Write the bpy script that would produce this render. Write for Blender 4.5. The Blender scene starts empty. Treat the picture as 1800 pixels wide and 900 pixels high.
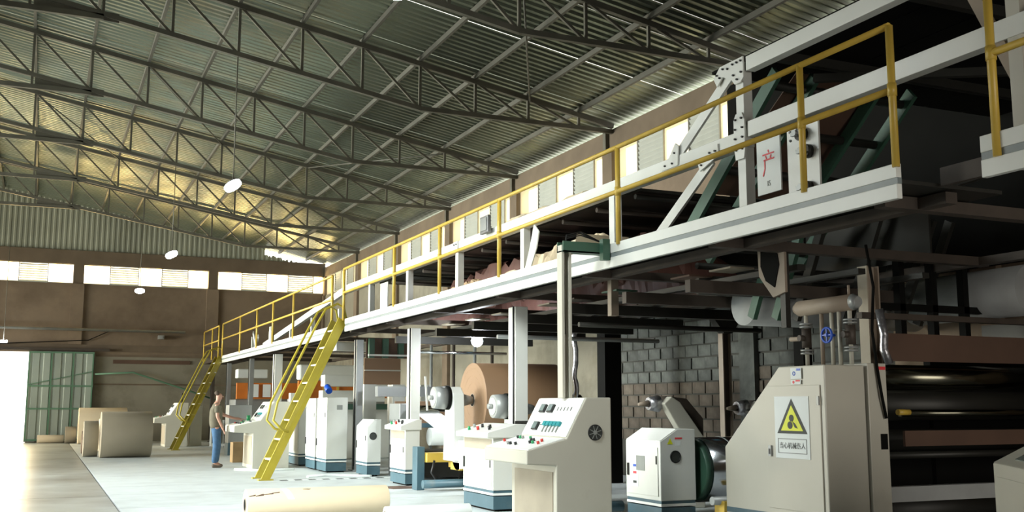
import bpy, math, random
from mathutils import Vector, Matrix, noise
random.seed(7)
R = math.radians
SC = bpy.context.scene
COL = SC.collection

# ------------------------------------------------------------------ camera, world, lights, exposure
F_PX = 1845.0
PITCH = math.atan(262 / F_PX)
YAW = R(24.0)
cd = bpy.data.cameras.new('camera'); cam = bpy.data.objects.new('camera', cd); COL.objects.link(cam)
cam.location = (0, 0, 1.42)
cam.rotation_euler = (R(90) + PITCH, 0, -YAW)
cd.sensor_width = 36; cd.lens = 36 * F_PX / 1800; cd.clip_end = 300; cd.clip_start = 0.05
SC.camera = cam

w = bpy.data.worlds.new('sky'); SC.world = w; w.use_nodes = True
wb = w.node_tree.nodes['Background']
wb.inputs[0].default_value = (1.0, 0.98, 0.92, 1); wb.inputs[1].default_value = 3.2

def area(name, loc, rot, sx, sy, power, color, spread=180):
    l = bpy.data.lights.new(name, 'AREA'); l.shape = 'RECTANGLE'; l.size = sx; l.size_y = sy
    l.energy = power; l.color = color; l.spread = R(spread)
    o = bpy.data.objects.new(name, l); COL.objects.link(o); o.location = loc; o.rotation_euler = rot
    return o
# daylight through the big loading openings of the left wall (outside the frame)
area('loading_bay_daylight', (-20.6, 29.0, 3.2), (R(90), 0, R(-90)), 15, 5.4, 2900, (0.95, 1.0, 0.94), 76)
# soft light added below the left roof slope, which has no skylight (outside the frame)
def aim(o, tgt): o.rotation_euler = (Vector(tgt) - o.location).to_track_quat('-Z', 'Y').to_euler()
aim(area('added_overhead_light', (-7.5, 22.0, 8.3), (0, 0, 0), 5, 18, 2000, (0.93, 1.0, 0.97), 92), (5.0, 19.0, 0.0))
# weak fill light added behind the camera, where the near wall is closed
aim(area('added_front_fill', (5.5, -3.6, 2.2), (0, 0, 0), 5, 3.5, 430, (1.0, 0.95, 0.88)), (6.2, 9, 0.9))
# second light added under the closed roof, above and left of the camera
aim(area('added_near_overhead_light', (-3.0, 8.0, 8.5), (0, 0, 0), 4, 5, 480, (0.93, 1.0, 0.98), 62), (5.0, 15.5, 0.0))
# warm uplight added inside the left wall to brighten the roof from below
aim(area('added_warm_uplight', (-19.5, 39.0, 0.6), (0, 0, 0), 7, 1.0, 900, (1.0, 0.86, 0.55), 150), (0, 38.0, 9.5))
# daylight from the far-left opening next to the roll store
area('far_bay_daylight', (-20.6, 39.8, 3.4), (R(90), 0, R(-90)), 6.2, 5.0, 1100, (1.0, 0.93, 0.78), 170)

# warm light of the sunlit yard behind the building, coming in through the far clerestory windows
aim(area('far_yard_bounce', (-3.0, 48.5, 4.4), (0, 0, 0), 30, 2.6, 14000, (1.0, 0.80, 0.45), 150), (-3, 34.0, 9.5))
vs = SC.view_settings
SC.display_settings.display_device = 'sRGB'
vs.view_transform = 'Standard'; vs.look = 'None'; vs.gamma = 1; vs.exposure = 0.0
try: vs.use_curve_mapping = False
except Exception: pass
SC.cycles.max_bounces = 6; SC.cycles.diffuse_bounces = 4; SC.cycles.glossy_bounces = 3
SC.cycles.transparent_max_bounces = 8; SC.cycles.use_denoising = True
SC.cycles.sample_clamp_indirect = 4.0
SC.cycles.caustics_reflective = False; SC.cycles.caustics_refractive = False

# ------------------------------------------------------------------ materials
MATS = {}
def mat(name, col, rough=0.5, metal=0.0, var=0.12, scale=3.0, bump=0.0, dirt=None, dscale=1.2, dlo=.5, dhi=.7, rnd=0.0, stretch=(1,1,1), emit=None):
    m = bpy.data.materials.new(name); m.use_nodes = True; nt = m.node_tree; N = nt.nodes; L = nt.links
    b = N['Principled BSDF']
    b.inputs['Roughness'].default_value = rough; b.inputs['Metallic'].default_value = metal
    tc = N.new('ShaderNodeTexCoord'); mp = N.new('ShaderNodeMapping'); mp.inputs['Scale'].default_value = stretch
    L.new(tc.outputs['Object'], mp.inputs[0])
    nz = N.new('ShaderNodeTexNoise'); nz.inputs['Scale'].default_value = scale; nz.inputs['Detail'].default_value = 6
    L.new(mp.outputs[0], nz.inputs['Vector'])
    rp = N.new('ShaderNodeMapRange'); rp.inputs[1].default_value = .3; rp.inputs[2].default_value = .7
    rp.inputs[3].default_value = 1 - var; rp.inputs[4].default_value = 1 + var
    L.new(nz.outputs[0], rp.inputs[0])
    hs = N.new('ShaderNodeHueSaturation'); hs.inputs['Color'].default_value = (*col, 1)
    last = rp.outputs[0]
    if rnd:
        oi = N.new('ShaderNodeObjectInfo'); r2 = N.new('ShaderNodeMapRange'); r2.inputs[3].default_value = 1 - rnd; r2.inputs[4].default_value = 1 + rnd
        L.new(oi.outputs['Random'], r2.inputs[0]); mu = N.new('ShaderNodeMath'); mu.operation = 'MULTIPLY'
        L.new(last, mu.inputs[0]); L.new(r2.outputs[0], mu.inputs[1]); last = mu.outputs[0]
    L.new(last, hs.inputs['Value'])
    out = hs.outputs[0]
    if dirt:
        n2 = N.new('ShaderNodeTexNoise'); n2.inputs['Scale'].default_value = dscale; n2.inputs['Detail'].default_value = 8; n2.inputs['Roughness'].default_value = .65
        L.new(mp.outputs[0], n2.inputs['Vector'])
        mr = N.new('ShaderNodeMapRange'); mr.inputs[1].default_value = dlo; mr.inputs[2].default_value = dhi
        L.new(n2.outputs[0], mr.inputs[0])
        mx = N.new('ShaderNodeMix'); mx.data_type = 'RGBA'; mx.inputs[7].default_value = (*dirt, 1)
        L.new(mr.outputs[0], mx.inputs[0]); L.new(out, mx.inputs[6]); out = mx.outputs[2]
    L.new(out, b.inputs['Base Color'])
    if bump:
        bp = N.new('ShaderNodeBump'); bp.inputs['Strength'].default_value = bump; bp.inputs['Distance'].default_value = .02
        L.new(nz.outputs[0], bp.inputs['Height']); L.new(bp.outputs[0], b.inputs['Normal'])
    if emit:
        b.inputs['Emission Color'].default_value = (*emit[0], 1); b.inputs['Emission Strength'].default_value = emit[1]
    if name == 'black': b.inputs['Specular IOR Level'].default_value = .1
    MATS[name] = m
    return m
mat('concrete', (.54,.58,.58), .5, 0, .08, 2.5, .12, (.38,.40,.40), .5, .5, .8, .03)
mat('aisle', (.36,.38,.37), .30, 0, .15, 1.2, .1, (.15,.15,.145), .35, .42, .68, .03)
mat('subfloor', (.08,.08,.08), .8)
mat('roof', (.25,.28,.215), .30, .80, .10, .35, 0, (.33,.28,.18), .18, .52, .7, .10)
mat('truss', (.12,.112,.085), .55, .2, .2, 2)
mat('purlin', (.10,.095,.075), .55, .2, .2, 2)
mat('plaster', (.21,.155,.105), .9, 0, .12, .9, .3, (.12,.085,.055), .35, .45, .7)
mat('beam_brown', (.145,.108,.072), .9, 0, .15, 1.5, .2)
mat('lower_plaster', (.24,.22,.165), .9, 0, .12, .8, .3, (.14,.12,.08), .5, .48, .7)
mat('gable', (.30,.31,.24), .6, .2, .08, .5, 0, None, rnd=.08)
mat('louver', (.42,.43,.38), .5, .2, .05)
mat('win_frame', (.35,.33,.27), .6)
mat('block', (.085,.09,.08), .95, 0, .22, 6, .5, (.17,.18,.155), 1.1, .5, .7, .28)
mat('block_tan', (.10,.082,.062), .95, 0, .22, 6, .5, (.11,.07,.05), 1.1, .5, .7, .22)
mat('mortar', (.05,.048,.04), .95)
mat('door_sheet', (.34,.39,.34), .5, .2, .08, 1, rnd=.06)
mat('door_green', (.10,.21,.13), .5)
mat('white', (.72,.73,.68), .32, 0, .04, 2)
mat('stripe', (.20,.23,.23), .4)
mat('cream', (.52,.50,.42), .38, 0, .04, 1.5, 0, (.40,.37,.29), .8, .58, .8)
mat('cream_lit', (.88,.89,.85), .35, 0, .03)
mat('teal', (.055,.115,.145), .45, 0, .12, 4, 0, (.12,.15,.15), 3, .55, .8)
mat('yellow', (.56,.38,.06), .38, 0, .12, 3)
mat('ladder_yellow', (.42,.34,.03), .45, 0, .1, 3)
mat('kraft', (.42,.29,.17), .6, 0, .06, 1, .05)
mat('kraft_pale', (.70,.58,.40), .6, 0, .05, 1)
mat('kraft_dark', (.10,.055,.035), .7, 0, .15, 2)
mat('kraft_brown', (.26,.155,.085), .55, 0, .06, 1, .05)
mat('kraft_red', (.13,.055,.04), .7, 0, .2, 2)
mat('kraft_end', (.30,.20,.11), .8, 0, .2, 14, .2)
mat('kraft_grey', (.30,.26,.19), .5, 0, .08, 1)
mat('dark_steel', (.028,.027,.022), .5, .4, .2, 2)
mat('black', (.006,.006,.005), .8)
mat('rust_steel', (.06,.046,.035), .6, .2, .25, 3)
mat('beige_steel', (.36,.31,.23), .6, 0, .12, 2)
mat('brown_steel', (.30,.24,.18), .6, 0, .15, 2)
mat('green_steel', (.04,.10,.065), .45, .1, .15, 2)
mat('grey_steel', (.30,.31,.30), .4, .3, .12, 2)
mat('chrome', (.55,.57,.60), .14, 1, .05)
mat('roller', (.10,.095,.07), .18, 1, .1, 2)
mat('blackknob', (.01,.01,.01), .4)
mat('red', (.5,.03,.02), .5); mat('redprint', (.75,.05,.06), .5)
mat('tealbtn', (.0,.22,.24), .4); mat('green', (.02,.28,.10), .4)
mat('blue', (.01,.08,.5), .4); mat('orange', (.62,.17,.02), .5, 0, .1)
mat('signyellow', (.75,.78,.02), .5); mat('print', (.03,.035,.03), .6); mat('greyprint', (.25,.26,.24), .6)
mat('paper', (.80,.84,.82), .6, 0, .02); mat('bluefoil', (.2,.45,.6), .3, .5)
mat('skin', (.36,.19,.13), .55, 0, .05); mat('hair', (.06,.04,.025), .8)
mat('shirt', (.12,.105,.07), .9, 0, .15, 8, .2); mat('jeans', (.035,.09,.17), .85, 0, .2, 12, .2); mat('shoe', (.09,.07,.05), .7)
mat('foil', (.55,.55,.58), .3, .9, .25, 12, .8)
mat('screen', (.15,.19,.18), .2); mat('wood', (.25,.16,.07), .7, 0, .2, 4)
mat('pale_duct', (.33,.34,.33), .6, 0, .1)
mat('ground', (.6,.58,.5), .9)
mat('lamp', (.9,.95,1), .5, emit=((.90,.96,1.0), 60)); mat('lampcase', (.2,.2,.2), .5, .5)
def pane_mat():
    m = bpy.data.materials.new('pane'); m.use_nodes = True; nt = m.node_tree; N = nt.nodes
    N.remove(N['Principled BSDF']); o = N['Material Output']
    a = N.new('ShaderNodeBsdfTransparent'); a.inputs[0].default_value = (1,.95,.80,1)
    b = N.new('ShaderNodeBsdfTranslucent'); b.inputs[0].default_value = (.9,.82,.6,1)
    x = N.new('ShaderNodeMixShader'); x.inputs[0].default_value = .35
    nt.links.new(a.outputs[0], x.inputs[1]); nt.links.new(b.outputs[0], x.inputs[2]); nt.links.new(x.outputs[0], o.inputs[0])
    MATS['pane'] = m
pane_mat()

# ------------------------------------------------------------------ mesh builder
class MB:
    def __init__(s): s.v = []; s.f = []; s.smooth = []
    def add(s, vs_, fs, sm=False):
        n = len(s.v); s.v += [tuple(v) for v in vs_]; s.f += [tuple(i + n for i in f) for f in fs]; s.smooth += [sm] * len(fs); return s
    def box(s, x0, x1, y0, y1, z0, z1):
        x0,x1=sorted((x0,x1)); y0,y1=sorted((y0,y1)); z0,z1=sorted((z0,z1))
        return s.add([(x0,y0,z0),(x1,y0,z0),(x1,y1,z0),(x0,y1,z0),(x0,y0,z1),(x1,y0,z1),(x1,y1,z1),(x0,y1,z1)],
                     [(0,3,2,1),(4,5,6,7),(0,1,5,4),(1,2,6,5),(2,3,7,6),(3,0,4,7)])
    def obox(s, c, size, rot):
        c = Vector(c); q = rot.to_matrix() if not isinstance(rot, Matrix) else rot
        h = [Vector((a*size[0]/2,b*size[1]/2,d*size[2]/2)) for d in (-1,1) for a,b in ((-1,-1),(1,-1),(1,1),(-1,1))]
        return s.add([c + q @ p for p in h], [(0,3,2,1),(4,5,6,7),(0,1,5,4),(1,2,6,5),(2,3,7,6),(3,0,4,7)])
    def beam(s, p, q, w_, h_, upv=(0,0,1)):
        p=Vector(p); q=Vector(q); d=(q-p); L_=d.length; d.normalize(); u=Vector(upv)
        if abs(d.dot(u))>.999: u=Vector((0,1,0))
        sd=d.cross(u).normalized(); u=sd.cross(d).normalized()
        a=sd*w_/2; b=u*h_/2
        return s.add([p-a-b,p+a-b,p+a+b,p-a+b,q-a-b,q+a-b,q+a+b,q-a+b],[(0,1,2,3),(7,6,5,4),(0,4,5,1),(1,5,6,2),(2,6,7,3),(3,7,4,0)])
    def cyl(s, p, q, r, n=20, r2=None, cap=True):
        p=Vector(p); q=Vector(q); d=(q-p).normalized(); u=Vector((0,0,1)) if abs(d.z)<.9 else Vector((1,0,0))
        a=d.cross(u).normalized(); b=a.cross(d); r2=r if r2 is None else r2
        V=[]
        for c,rr in ((p,r),(q,r2)):
            for i in range(n):
                t=2*math.pi*i/n; V.append(c+(a*math.cos(t)+b*math.sin(t))*rr)
        s.add(V,[(i,(i+1)%n,n+(i+1)%n,n+i) for i in range(n)],True)
        if cap:
            m=len(s.v)-2*n; s.f+=[tuple(m+i for i in reversed(range(n))),tuple(m+n+i for i in range(n))]; s.smooth+=[False,False]
        return s
    def ring(s, p, q, ro, ri, n=28):
        p=Vector(p); q=Vector(q); d=(q-p).normalized(); u=Vector((0,0,1)) if abs(d.z)<.9 else Vector((1,0,0))
        a=d.cross(u).normalized(); b=a.cross(d); V=[]
        for c,rr in ((p,ro),(q,ro),(q,ri),(p,ri)):
            for i in range(n):
                t=2*math.pi*i/n; V.append(c+(a*math.cos(t)+b*math.sin(t))*rr)
        F=[]
        for k in range(4):
            for i in range(n): F.append((k*n+i,k*n+(i+1)%n,((k+1)%4)*n+(i+1)%n,((k+1)%4)*n+i))
        return s.add(V,F,True)
    def prism(s, pts, plane, a, b):
        n=len(pts)
        def m(p,t): return {'XZ':(p[0],t,p[1]),'YZ':(t,p[0],p[1]),'XY':(p[0],p[1],t)}[plane]
        return s.add([m(p,a) for p in pts]+[m(p,b) for p in pts],
                     [tuple(range(n)),tuple(reversed(range(n,2*n)))]+[(i,n+i,n+(i+1)%n,(i+1)%n) for i in range(n)])
    def tube(s, pts, r, n=8):
        pts=[Vector(p) for p in pts]; k=len(pts); V=[]; pa=None
        for i,p in enumerate(pts):
            d=(pts[min(i+1,k-1)]-pts[max(i-1,0)]).normalized()
            if pa is None:
                u=Vector((0,0,1)) if abs(d.z)<.9 else Vector((1,0,0)); pa=d.cross(u).normalized()
            pa=(pa-d*pa.dot(d)).normalized(); b=pa.cross(d)
            for j in range(n):
                t=2*math.pi*j/n; V.append(p+(pa*math.cos(t)+b*math.sin(t))*r)
        F=[(i*n+j,i*n+(j+1)%n,(i+1)*n+(j+1)%n,(i+1)*n+j) for i in range(k-1) for j in range(n)]
        s.add(V,F,True); m=len(s.v)-k*n
        s.f+=[tuple(m+i for i in reversed(range(n))),tuple(m+(k-1)*n+i for i in range(n))]; s.smooth+=[False,False]
        return s
    def mesh(s, name, off=(0,0,0)):
        me=bpy.data.meshes.new(name); o=Vector(off)
        me.from_pydata([Vector(v)-o for v in s.v],[],s.f); me.update()
        me.polygons.foreach_set('use_smooth', s.smooth)
        bm_fix(me)
        return me
def bm_fix(me):
    import bmesh
    b=bmesh.new(); b.from_mesh(me); bmesh.ops.recalc_face_normals(b, faces=b.faces); b.to_mesh(me); b.free()

OFF={}
def tag(o,label=None,cat=None,group=None,kind=None):
    if label: o['label']=label
    if cat: o['category']=cat
    if group: o['group']=group
    if kind: o['kind']=kind
    return o
def thing(name,label,cat,loc=(0,0,0),rz=0,group=None):
    o=bpy.data.objects.new(name,None); COL.objects.link(o); o.location=loc; o.rotation_euler=(0,0,rz); o.empty_display_size=.1
    tag(o,label,cat,group); OFF[o.name]=Vector(loc) if rz==0 else Vector((0,0,0)); return o
def struct(name,loc=(0,0,0)):
    o=bpy.data.objects.new(name,None); COL.objects.link(o); o.location=loc; o['kind']='structure'; OFF[o.name]=Vector(loc); return o
def obj(name,mb,m,parent=None,bevel=0,label=None,kind=None,base=None):
    if parent is not None: off=OFF[parent.name]
    else:
        off=Vector(base) if base else Vector((0,0,0))
    me=mb.mesh(name,off); me.materials.append(MATS[m]); o=bpy.data.objects.new(name,me); COL.objects.link(o)
    if parent is not None: o.parent=parent
    else: o.location=off
    OFF[o.name]=off
    if bevel:
        bv=o.modifiers.new('bevel','BEVEL'); bv.width=bevel; bv.segments=2; bv.limit_method='ANGLE'
    if label: o['label']=label
    if kind: o['kind']=kind
    return o
def solo(name,mb,m,label,cat,base,group=None,bevel=0,kind=None):
    o=obj(name,mb,m,None,bevel,base=base); return tag(o,label,cat,group,kind)
def inst(name,me,parent,loc,rot=(0,0,0),scale=(1,1,1)):
    o=bpy.data.objects.new(name,me); COL.objects.link(o); o.parent=parent; o.location=loc; o.rotation_euler=rot; o.scale=scale; return o
def text(name,body,size,m,parent,matrix,thick=.0006,shear=0):
    c=bpy.data.curves.new(name,'FONT'); c.body=body; c.size=size; c.align_x='CENTER'; c.align_y='CENTER'; c.extrude=thick; c.resolution_u=2
    t=bpy.data.objects.new(name,c); COL.objects.link(t)
    bpy.context.view_layer.update()
    me=bpy.data.meshes.new_from_object(t.evaluated_get(bpy.context.evaluated_depsgraph_get()))
    bpy.data.objects.remove(t)
    me.transform(matrix); me.transform(Matrix.Translation(-OFF[parent.name]))
    me.materials.clear(); me.materials.append(MATS[m])
    for p in me.polygons: p.material_index=0
    o=bpy.data.objects.new(name,me); COL.objects.link(o); o.parent=parent; OFF[o.name]=OFF[parent.name]; return o
# text on a plane facing -X : local x -> -Y, local y -> +Z, normal -> -X
def face_left(loc): return Matrix.Translation(loc) @ Matrix(((0,0,-1,0),(-1,0,0,0),(0,1,0,0),(0,0,0,1)))
def face_cam(loc): return Matrix.Translation(loc) @ Matrix(((1,0,0,0),(0,0,-1,0),(0,1,0,0),(0,0,0,1)))

XW=11.0; YW=44.7; XL=-21.6; RX=-5.32; Y0=-4.0
SL=.181
def roofz(x): return 7.42+(XW-x)*SL if x>=RX else 7.42+(x-XL)*SL*(XW-RX)/(RX-XL)
# ------------------------------------------------------------------ SETTING
fl=struct('floor')
obj('subfloor',MB().box(XL,XW+.3,Y0,YW+.3,-.2,-.03),'subfloor',fl)
ys=[Y0,3,9.2,13.95,15.85,18.25,20.0,24.0,28.5,33.0,38.0,YW+.3]
xs=[(XL,-12,'concrete'),(-12,-5,'aisle'),(-5,1.06,'aisle'),(1.07,XW,'concrete')]
for x0,x1,m in xs:
    yy=ys if m=='concrete' else [Y0,6,12,18,24,30,36,YW+.3]
    for a,b in zip(yy[:-1],yy[1:]):
        obj('floor_slab',MB().box(x0+.01,x1-.01,a+.012,b-.012,-.03,0),m,fl)
gr=struct('trim_1')
obj('outside_ground',MB().box(-60,60,YW+.3,YW+40,-.3,-.02),'ground',gr)
obj('outside_ground',MB().box(-60,XL-.3,-20,YW+.3,-.3,-.02),'ground',gr)

# corrugated sheets of the roof
def sheet_mesh(name,length,width,pitch,depth,mname,flat=.3):
    V=[];n=int(round(width/pitch)); prof=[]
    for i in range(n):
        y=i*pitch
        prof+=[(y,0),(y+pitch*.30,0),(y+pitch*.42,depth),(y+pitch*.80,depth),(y+pitch*.92,0)]
    prof.append((width,0))
    mb=MB(); k=len(prof)
    mb.add([(0,y,z) for y,z in prof]+[(length,y,z) for y,z in prof],[(i,i+1,k+i+1,k+i) for i in range(k-1)])
    me=bpy.data.meshes.new(name); me.from_pydata(mb.v,[],mb.f); me.materials.append(MATS[mname]); return me
ceil=struct('ceiling')
Lr=(XW+.35-RX)/math.cos(math.atan(SL)); angr=math.atan(SL)
sm=sheet_mesh('roof_sheet',Lr,1.0,.2,.04,'roof')
sl2=(roofz(RX)-7.42)/(RX-XL); angl=math.atan(sl2)
Ll=(RX-XL+.35)/math.cos(angl)
sm2=sheet_mesh('roof_sheet_left',Ll,1.0,.2,.04,'roof')
y=Y0
while y<YW+.1:
    inst('roof_sheet',sm,ceil,(RX,y,roofz(RX)+.12+random.uniform(0,.006)),(0,angr,0))
    inst('roof_sheet',sm2,ceil,(XL-.35,y,7.42+.12-.35*sl2),(0,-angl,0))
    y+=1.0
nodes=[10.15-1.19*k for k in range(14)]
for x in nodes+[2*RX-n for n in nodes[:-1]]:
    z=roofz(x)+.07
    obj('purlin',MB().box(x-.03,x+.03,Y0,YW,z-.05,z+.05),'purlin',ceil)
# diagonal roof bracing
for (a,b) in (((1.83,24.3),(4.2,29.2)),((-.55,29.2),(1.83,34.2)),((6.6,14.4),(9,19.3)),((9,24.3),(6.6,29.2))):
    obj('roof_brace',MB().cyl((a[0],a[1],roofz(a[0])-.08),(b[0],b[1],roofz(b[0])-.08),.018,6),'purlin',ceil)

# right wall
wr=struct('wall_right')
obj('lower_wall',MB().box(XW+.06,XW+.3,Y0,YW,0,6.1),'plaster',wr)
BY0,BY1,BZ0,BZ1=11.4,19.75,.9,3.42
obj('mortar_bed',MB().box(XW+.012,XW+.06,BY0,BY1,0,BZ1),'mortar',wr)
obj('wall_plaster',MB().box(XW,XW+.06,Y0,BY0,0,6.1),'plaster',wr)
obj('wall_plaster',MB().box(XW,XW+.06,BY1,YW,0,6.1),'lower_plaster',wr)
obj('wall_plaster',MB().box(XW,XW+.06,BY0,BY1,BZ1,6.1),'plaster',wr)
bms=[]
for j in range(2):
    for i in range(6):
        b=MB(); rr=random.uniform
        x0=XW-.012-rr(0,.02)
        L_=.405; H_=.205
        pts=[(0+rr(0,.01),0+rr(0,.008)),(L_-rr(0,.01),0+rr(0,.008)),(L_-rr(0,.012),H_-rr(0,.01)),(0+rr(0,.012),H_-rr(0,.01))]
        b.prism(pts,'YZ',0-rr(0,.02),.06)
        me=b.mesh('concrete_block'); me.materials.append(MATS[('block','block_tan')[j]]); bms.append((j,me))
row=0; z=.72
while z<BZ1-.1:
    yb=BY0+(0 if row%2 else .21)-.21
    while yb<BY1-.05:
        j=1 if z<1.75+.1*math.sin(yb) else 0
        me=random.choice([m for k,m in bms if k==j])
        if yb>=BY0-.01 and yb+.4<=BY1+.1: inst('concrete_block',me,wr,(XW+.0,yb+.01,z+.01))
        yb+=.425
    z+=.225; row+=1
obj('parapet_beam',MB().box(XW-.03,XW+.3,Y0,YW,6.93,7.33),'beam_brown',wr,.01)
tys=[4.6,9.5,14.5,19.3,24.3,29.2,34.2,39.2,YW-.2]
for t in tys:
    obj('pier',MB().box(XW-.06,XW+.3,t,t+.42,6.1,6.93),'beam_brown',wr)
    obj('pier_post',MB().box(XW-.1,XW,t,t+.42,0,6.1),'block' if t==14.5 else 'plaster',wr)
    obj('roof_bracket',MB().box(XW-.12,XW+.02,t+.15,t+.27,6.9,7.36),'truss',wr)
wn=1
def window(axis,a,b,plane,z0,z1,panes):
    """axis 'Y': window in the right wall, axis 'X': in the far wall; panes = list of (start,end,kind)"""
    global wn
    o=struct('window_%d'%wn); wn+=1
    def bx(u0,u1,d0,d1,w0,w1):
        return MB().box(plane+d0,plane+d1,u0,u1,w0,w1) if axis=='Y' else MB().box(u0,u1,plane+d0,plane+d1,w0,w1)
    f=MB()
    for (u0,u1,w0,w1) in ((a,b,z0,z0+.03),(a,b,z1-.03,z1)):
        m=bx(u0,u1,.02,.1,w0,w1); f.add(m.v,m.f)
    for p in panes:
        m=bx(p[0]-.015,p[0]+.015,.02,.1,z0,z1); f.add(m.v,m.f)
    obj('window_frame',f,'win_frame',o)
    for s,e,k in panes:
        if k=='p': obj('pane',bx(s+.02,e-.02,.05,.055,z0+.03,z1-.03),'pane',o)
        else:
            l=MB(); n=8; hh=(z1-z0-.06)/n
            for i in range(n):
                zc=z0+.03+hh*(i+.5)
                dz_=.052 if axis=='Y' else .030
                u=[(-.02,-dz_),(.03,dz_-.01),(.03,dz_),(-.02,-dz_+.01)]
                if axis=='Y': u=[(-a_,b_) for a_,b_ in u]
                pts=[(plane+.06+p,zc+q) for p,q in u]
                if axis=='Y': l.prism(pts,'XZ',s+.02,e-.02)
                else: l.prism([(q[0],q[1]) for q in pts],'YZ',s+.02,e-.02)
            obj('louver',l,'louver',o,kind='stuff')
            obj('louver_rim',bx(s,e,.0,.03,z0,z0+.05),'louver',o)
    return o
for t0,t1 in zip(tys[:-1],tys[1:]):
    a=t0+.42; c=a; ps=[]
    for wd,k in ((.55,'p'),(1.0,'l'),(.9,'p'),(1.0,'l')):
        ps.append((c,c+wd,k)); c+=wd
    ps.append((c,t1,'p'))
    window('Y',a,t1,XW,6.1,6.93,ps)
# far wall
wf=struct('wall_far')
DX0,DX1,DZ=-3.6,-.45,3.47
def wall_far_box(x0,x1,z0,z1,m,n='wall_panel',d0=0,d1=.3): return obj(n,MB().box(x0,x1,YW+d0,YW+d1,z0,z1),m,wf)
wall_far_box(XL,DX0,0,6.17,'plaster'); wall_far_box(DX0,DX1,DZ,6.17,'plaster')
wall_far_box(DX1,XW,3.4,6.17,'plaster'); wall_far_box(DX1,XW,0,3.4,'lower_plaster')
wall_far_box(XL,XW,6.95,7.5,'beam_brown','ring_beam',-.03)
wall_far_box(XL,XW,3.52,3.78,'beam_brown','lintel_beam',-.035,0)
wall_far_box(1.9,11,3.32,3.40,'beam_brown','ledge',-.03,0)
wall_far_box(1.9,11,2.20,2.26,'beam_brown','ledge',-.012,0)
wall_far_box(2.55,5.5,3.05,3.2,'kraft_dark','rusty_slot',-.05,0)
piers=[-14.1,-9.1,-4.3,.91,6.1]
for p in piers:
    wall_far_box(p,p+.38,6.17,6.95,'beam_brown','pier',-.04); wall_far_box(p-.05,p+.43,3.78,6.17,'plaster','pier_post',-.1,0)
window('X',6.48,XW,YW,6.17,6.95,[(6.48,7.47,'p'),(7.47,8.49,'l'),(8.49,9.41,'p'),(9.41,10.49,'l'),(10.49,XW,'p')])
window('X',1.29,6.1,YW,6.17,6.95,[(1.29,2.28,'p'),(2.28,3.35,'l'),(3.35,4.26,'p'),(4.26,5.28,'l'),(5.28,6.1,'p')])
window('X',-3.92,.91,YW,6.17,6.95,[(-3.92,-3.1,'p'),(-3.1,-2.0,'l'),(-2.0,-1.04,'p'),(-1.04,-.01,'l'),(-.01,.91,'p')])
for p in (-14.1,-9.1): window('X',p+.38,p+4.8,YW,6.17,6.95,[(p+.38,p+1.4,'p'),(p+1.4,p+2.4,'l'),(p+2.4,p+3.4,'p'),(p+3.4,p+4.8,'l')])
wall_far_box(XL,-14.1,6.17,6.95,'plaster')
# gable sheets (vertical corrugation), each cut along the roof slope
x=XL; i=0
while x<XW-.01:
    x1=min(x+1.0,XW); n=5; mb=MB(); V=[];F=[]
    gap=-.06 if x<7.9 else .17
    P=[]
    for k in range(n):
        s=x+(x1-x)*k/n; d=(x1-x)/n
        P+=[(s,0),(s+d*.35,0),(s+d*.5,-.016),(s+d*.85,-.016)]
    P.append((x1,0))
    for px,py in P:
        V.append((px,YW+.1+py,7.45)); V.append((px,YW+.1+py,roofz(px)+.1-gap-(random.uniform(0,.12) if gap>.1 else 0)))
    F=[(2*k,2*k+2,2*k+3,2*k+1) for k in range(len(P)-1)]
    mb.add(V,F); obj('gable_sheet',mb,'gable',wf); x=x1; i+=1
# left wall with its large loading openings, and near wall
wl=struct('wall_left')
for a,b,z0,z1 in ((Y0,18,0,7.3),(36,36.6,0,7.3),(43,YW,0,7.3),(18,36,5.9,7.3),(36.6,43,5.9,7.3)):
    obj('wall_panel',MB().box(XL-.3,XL,a,b,z0,z1),'plaster',wl)
wnr=struct('wall_near')
obj('wall_panel',MB().box(XL,XW+.3,Y0-.3,Y0,0,9.5),'plaster',wnr)

# door 1: opening + sliding sheet door
d=struct('door_1')
obj('door_backing',MB().box(-.5,1.85,YW-.14,YW-.11,.03,3.5),'mortar',d)
pw=2.31/6
for k in range(6):
    x=-.48+k*pw; P=[(x,0),(x+pw*.3,0),(x+pw*.36,-.03),(x+pw*.94,-.03),(x+pw,0)]
    mb=MB(); mb.add([(p,YW-.15+q,.04) for p,q in P]+[(p,YW-.15+q,3.48) for p,q in P],[(j,j+1,6+j,5+j) for j in range(4)])
    obj('door_sheet',mb,'door_sheet',d)
for z_ in (.1,1.28,2.15,3.44): obj('door_rail',MB().box(-.5,1.85,YW-.215,YW-.185,z_-.03,z_+.03),'door_green',d)
for x_ in (-.47,.32,1.1,1.81): obj('door_stile',MB().box(x_-.025,x_+.025,YW-.21,YW-.18,.05,3.48),'door_green',d)
obj('door_brace',MB().beam((-.45,YW-.20,2.2),(1.8,YW-.20,2.72),.03,.03),'door_green',d)
t2=struct('trim_2'); obj('sliding_door_track',MB().box(-4,2.4,YW-.26,YW-.1,3.52,3.62),'rust_steel',t2)
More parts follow.
